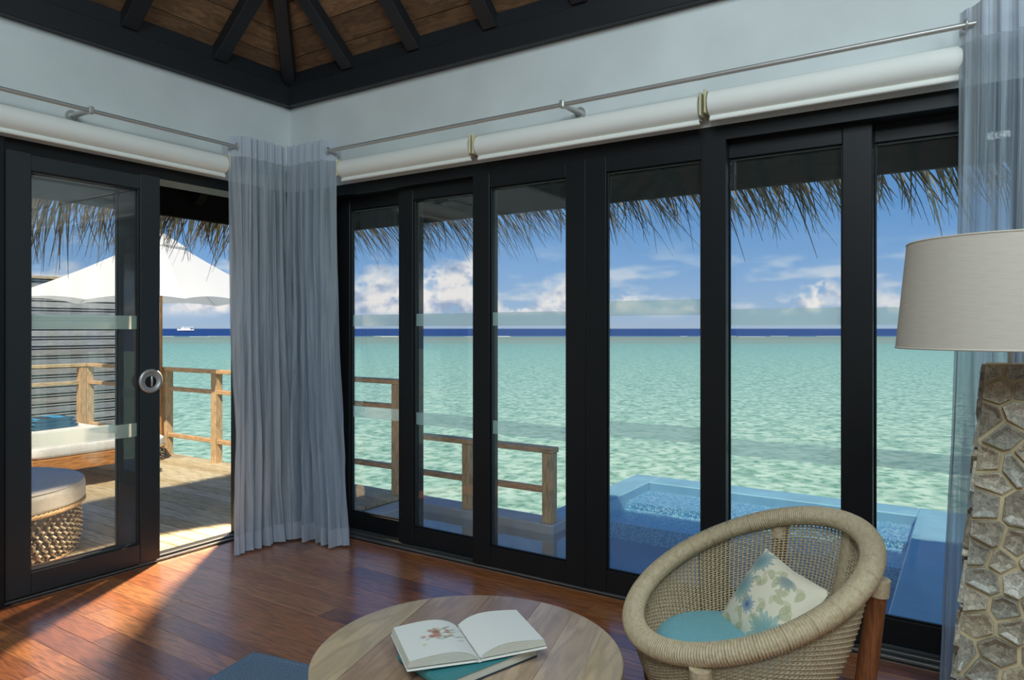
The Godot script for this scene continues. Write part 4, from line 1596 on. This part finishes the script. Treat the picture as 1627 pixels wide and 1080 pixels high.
func build_lamp() -> void:
	var P := Vector3(4.168, 0, 1.175)
	var turn := atan2(CAM.x - P.x, CAM.z - P.z)
	var o := thing("floor_lamp", "tall lamp with drum linen shade on a tapered base of shell pieces", "lamp", P, "", turn)
	var shade := MB.new()
	shade.lathe([Vector2(0.23, 1.622), Vector2(0.2565, 1.349), Vector2(0.2535, 1.349), Vector2(0.227, 1.622), Vector2(0.23, 1.622)], 80)
	part("shade", shade, M.shade_linen, o)
	for e in [[0.229, 1.622], [0.2555, 1.35]]:
		var ringm := MB.new()
		var pts := []
		for k in 80:
			pts.append(Vector3(cos(TAU * k / 80) * e[0], e[1], sin(TAU * k / 80) * e[0]))
		ringm.tube(pts, 0.0028, 6, true)
		part("shade_trim", ringm, M.shade_linen, o)
	var neck := MB.new()
	neck.tube([Vector3(0, 1.30, 0), Vector3(0, 1.45, 0)], 0.0055, 12)
	part("stem", neck, M.brushed_steel, o)
	var sock := MB.new()
	sock.lathe([Vector2(0.0, 1.4), Vector2(0.018, 1.4), Vector2(0.018, 1.47), Vector2(0.03, 1.5), Vector2(0.033, 1.54), Vector2(0.02, 1.57), Vector2(0.0, 1.578)], 20)
	part("bulb_socket", sock, M.blind_white, o)
	var spider := MB.new()
	for k in 3:
		var a := TAU * k / 3
		spider.tube([Vector3(0, 1.45, 0), Vector3(cos(a) * 0.12, 1.46, sin(a) * 0.12), Vector3(cos(a) * 0.2525, 1.37, sin(a) * 0.2525)], 0.002, 6)
	part("shade_carrier", spider, M.brushed_steel, o)
	# body
	var H := 1.312
	var h0 := 0.15
	var h1 := 0.05
	var body := MB.new()
	var q := []
	for y in [[0.0, h0], [H, h1]]:
		for s in [[-1, -1], [1, -1], [1, 1], [-1, 1]]:
			q.append(Vector3(s[0] * y[1], y[0], s[1] * y[1]))
	for f in [[0, 1, 2, 3], [4, 5, 6, 7], [0, 1, 5, 4], [1, 2, 6, 5], [2, 3, 7, 6], [3, 0, 4, 7]]:
		body.poly([q[f[0]], q[f[1]], q[f[2]], q[f[3]]], Vector3(0, H / 2, 0))
	part("body", body, M.grout, o)
	# shell pieces: irregular cells on each face, dished and tilted, standing proud of the grout
	var slant := (h0 - h1) / H
	var r := RandomNumberGenerator.new()
	r.seed = 33
	for face in 4:
		var fb := Basis(Vector3.UP, PI / 2 * face)
		var nrm := Vector3(0, slant, 1).normalized()
		var upd := Vector3(0, 1, -slant).normalized()
		var seeds := []
		var hh := H * sqrt(1 + slant * slant)
		var y := 0.03
		var rown := 0
		while y < hh + 0.03:
			var hw := lerpf(h0, h1, y / hh)
			var cols := maxi(2, roundi(2 * hw / 0.062))
			for k in cols:
				seeds.append(Vector2(-hw + 2 * hw * (k + 0.5 + (0.24 if rown % 2 else -0.2) + r.randfn(0, 0.16)) / cols, y + r.randfn(0, 0.014)))
			y += 0.058
			rown += 1
		for i in seeds.size():
			var cell := PackedVector2Array([Vector2(-h0, 0.004), Vector2(h0, 0.004), Vector2(h1, hh - 0.002), Vector2(-h1, hh - 0.002)])
			for j in seeds.size():
				if j != i and seeds[i].distance_to(seeds[j]) < 0.2:
					var dd: Vector2 = seeds[j] - seeds[i]
					cell = clip(cell, seeds[i] + dd * 0.5 - dd.normalized() * 0.0042, dd.normalized())
					if cell.size() < 3:
						break
			if cell.size() < 3:
				continue
			var mid := Vector2.ZERO
			for c in cell:
				mid += c
			mid /= cell.size()
			var area := 0.0
			for k in cell.size():
				area += (cell[k] - mid).cross(cell[(k + 1) % cell.size()] - mid) * 0.5
			if absf(area) < 0.00025:
				continue
			var tilt := Vector2(r.randfn(0, 0.2), r.randfn(-0.05, 0.2))
			var put := func(c: Vector2, d: float) -> Vector3:
				return Vector3(c.x, 0, 0) + upd * c.y + Vector3(0, 0, h0) + nrm * d
			var m := MB.new()
			var lift := 0.006 + 0.004 * r.randf()
			var dish := 0.009 + 0.006 * r.randf()
			var rings := []
			for ring in [[1.0, 0], [0.97, 1], [0.86, 1], [0.5, 2]]:
				var row := []
				for c in cell:
					var e: Vector2 = mid + (c - mid) * ring[0]
					var d := 0.0
					if ring[1] > 0:
						d = clampf(lift + (e - mid).dot(tilt), 0.002, 0.013)
						if ring[1] == 2:
							d = maxf(0.001, d - dish * 0.7)
					row.append(put.call(e, d))
				rings.append(row)
			var deep := Vector3.ZERO
			deep = put.call(mid + Vector2(r.randfn(0, 0.004), r.randfn(0, 0.004)), maxf(0.001, lift - dish))
			var inside: Vector3 = put.call(mid, -0.05)
			for k in cell.size():
				var k2 := (k + 1) % cell.size()
				for g in 3:
					m.poly([rings[g][k], rings[g][k2], rings[g + 1][k2], rings[g + 1][k]], inside if g != 0 else put.call(mid, 0.0))
				m.poly([rings[3][k], rings[3][k2], deep], inside)
			part("shell_piece", m, M["shell_%d" % (r.randi() % 6)], o, Transform3D(fb, Vector3.ZERO))
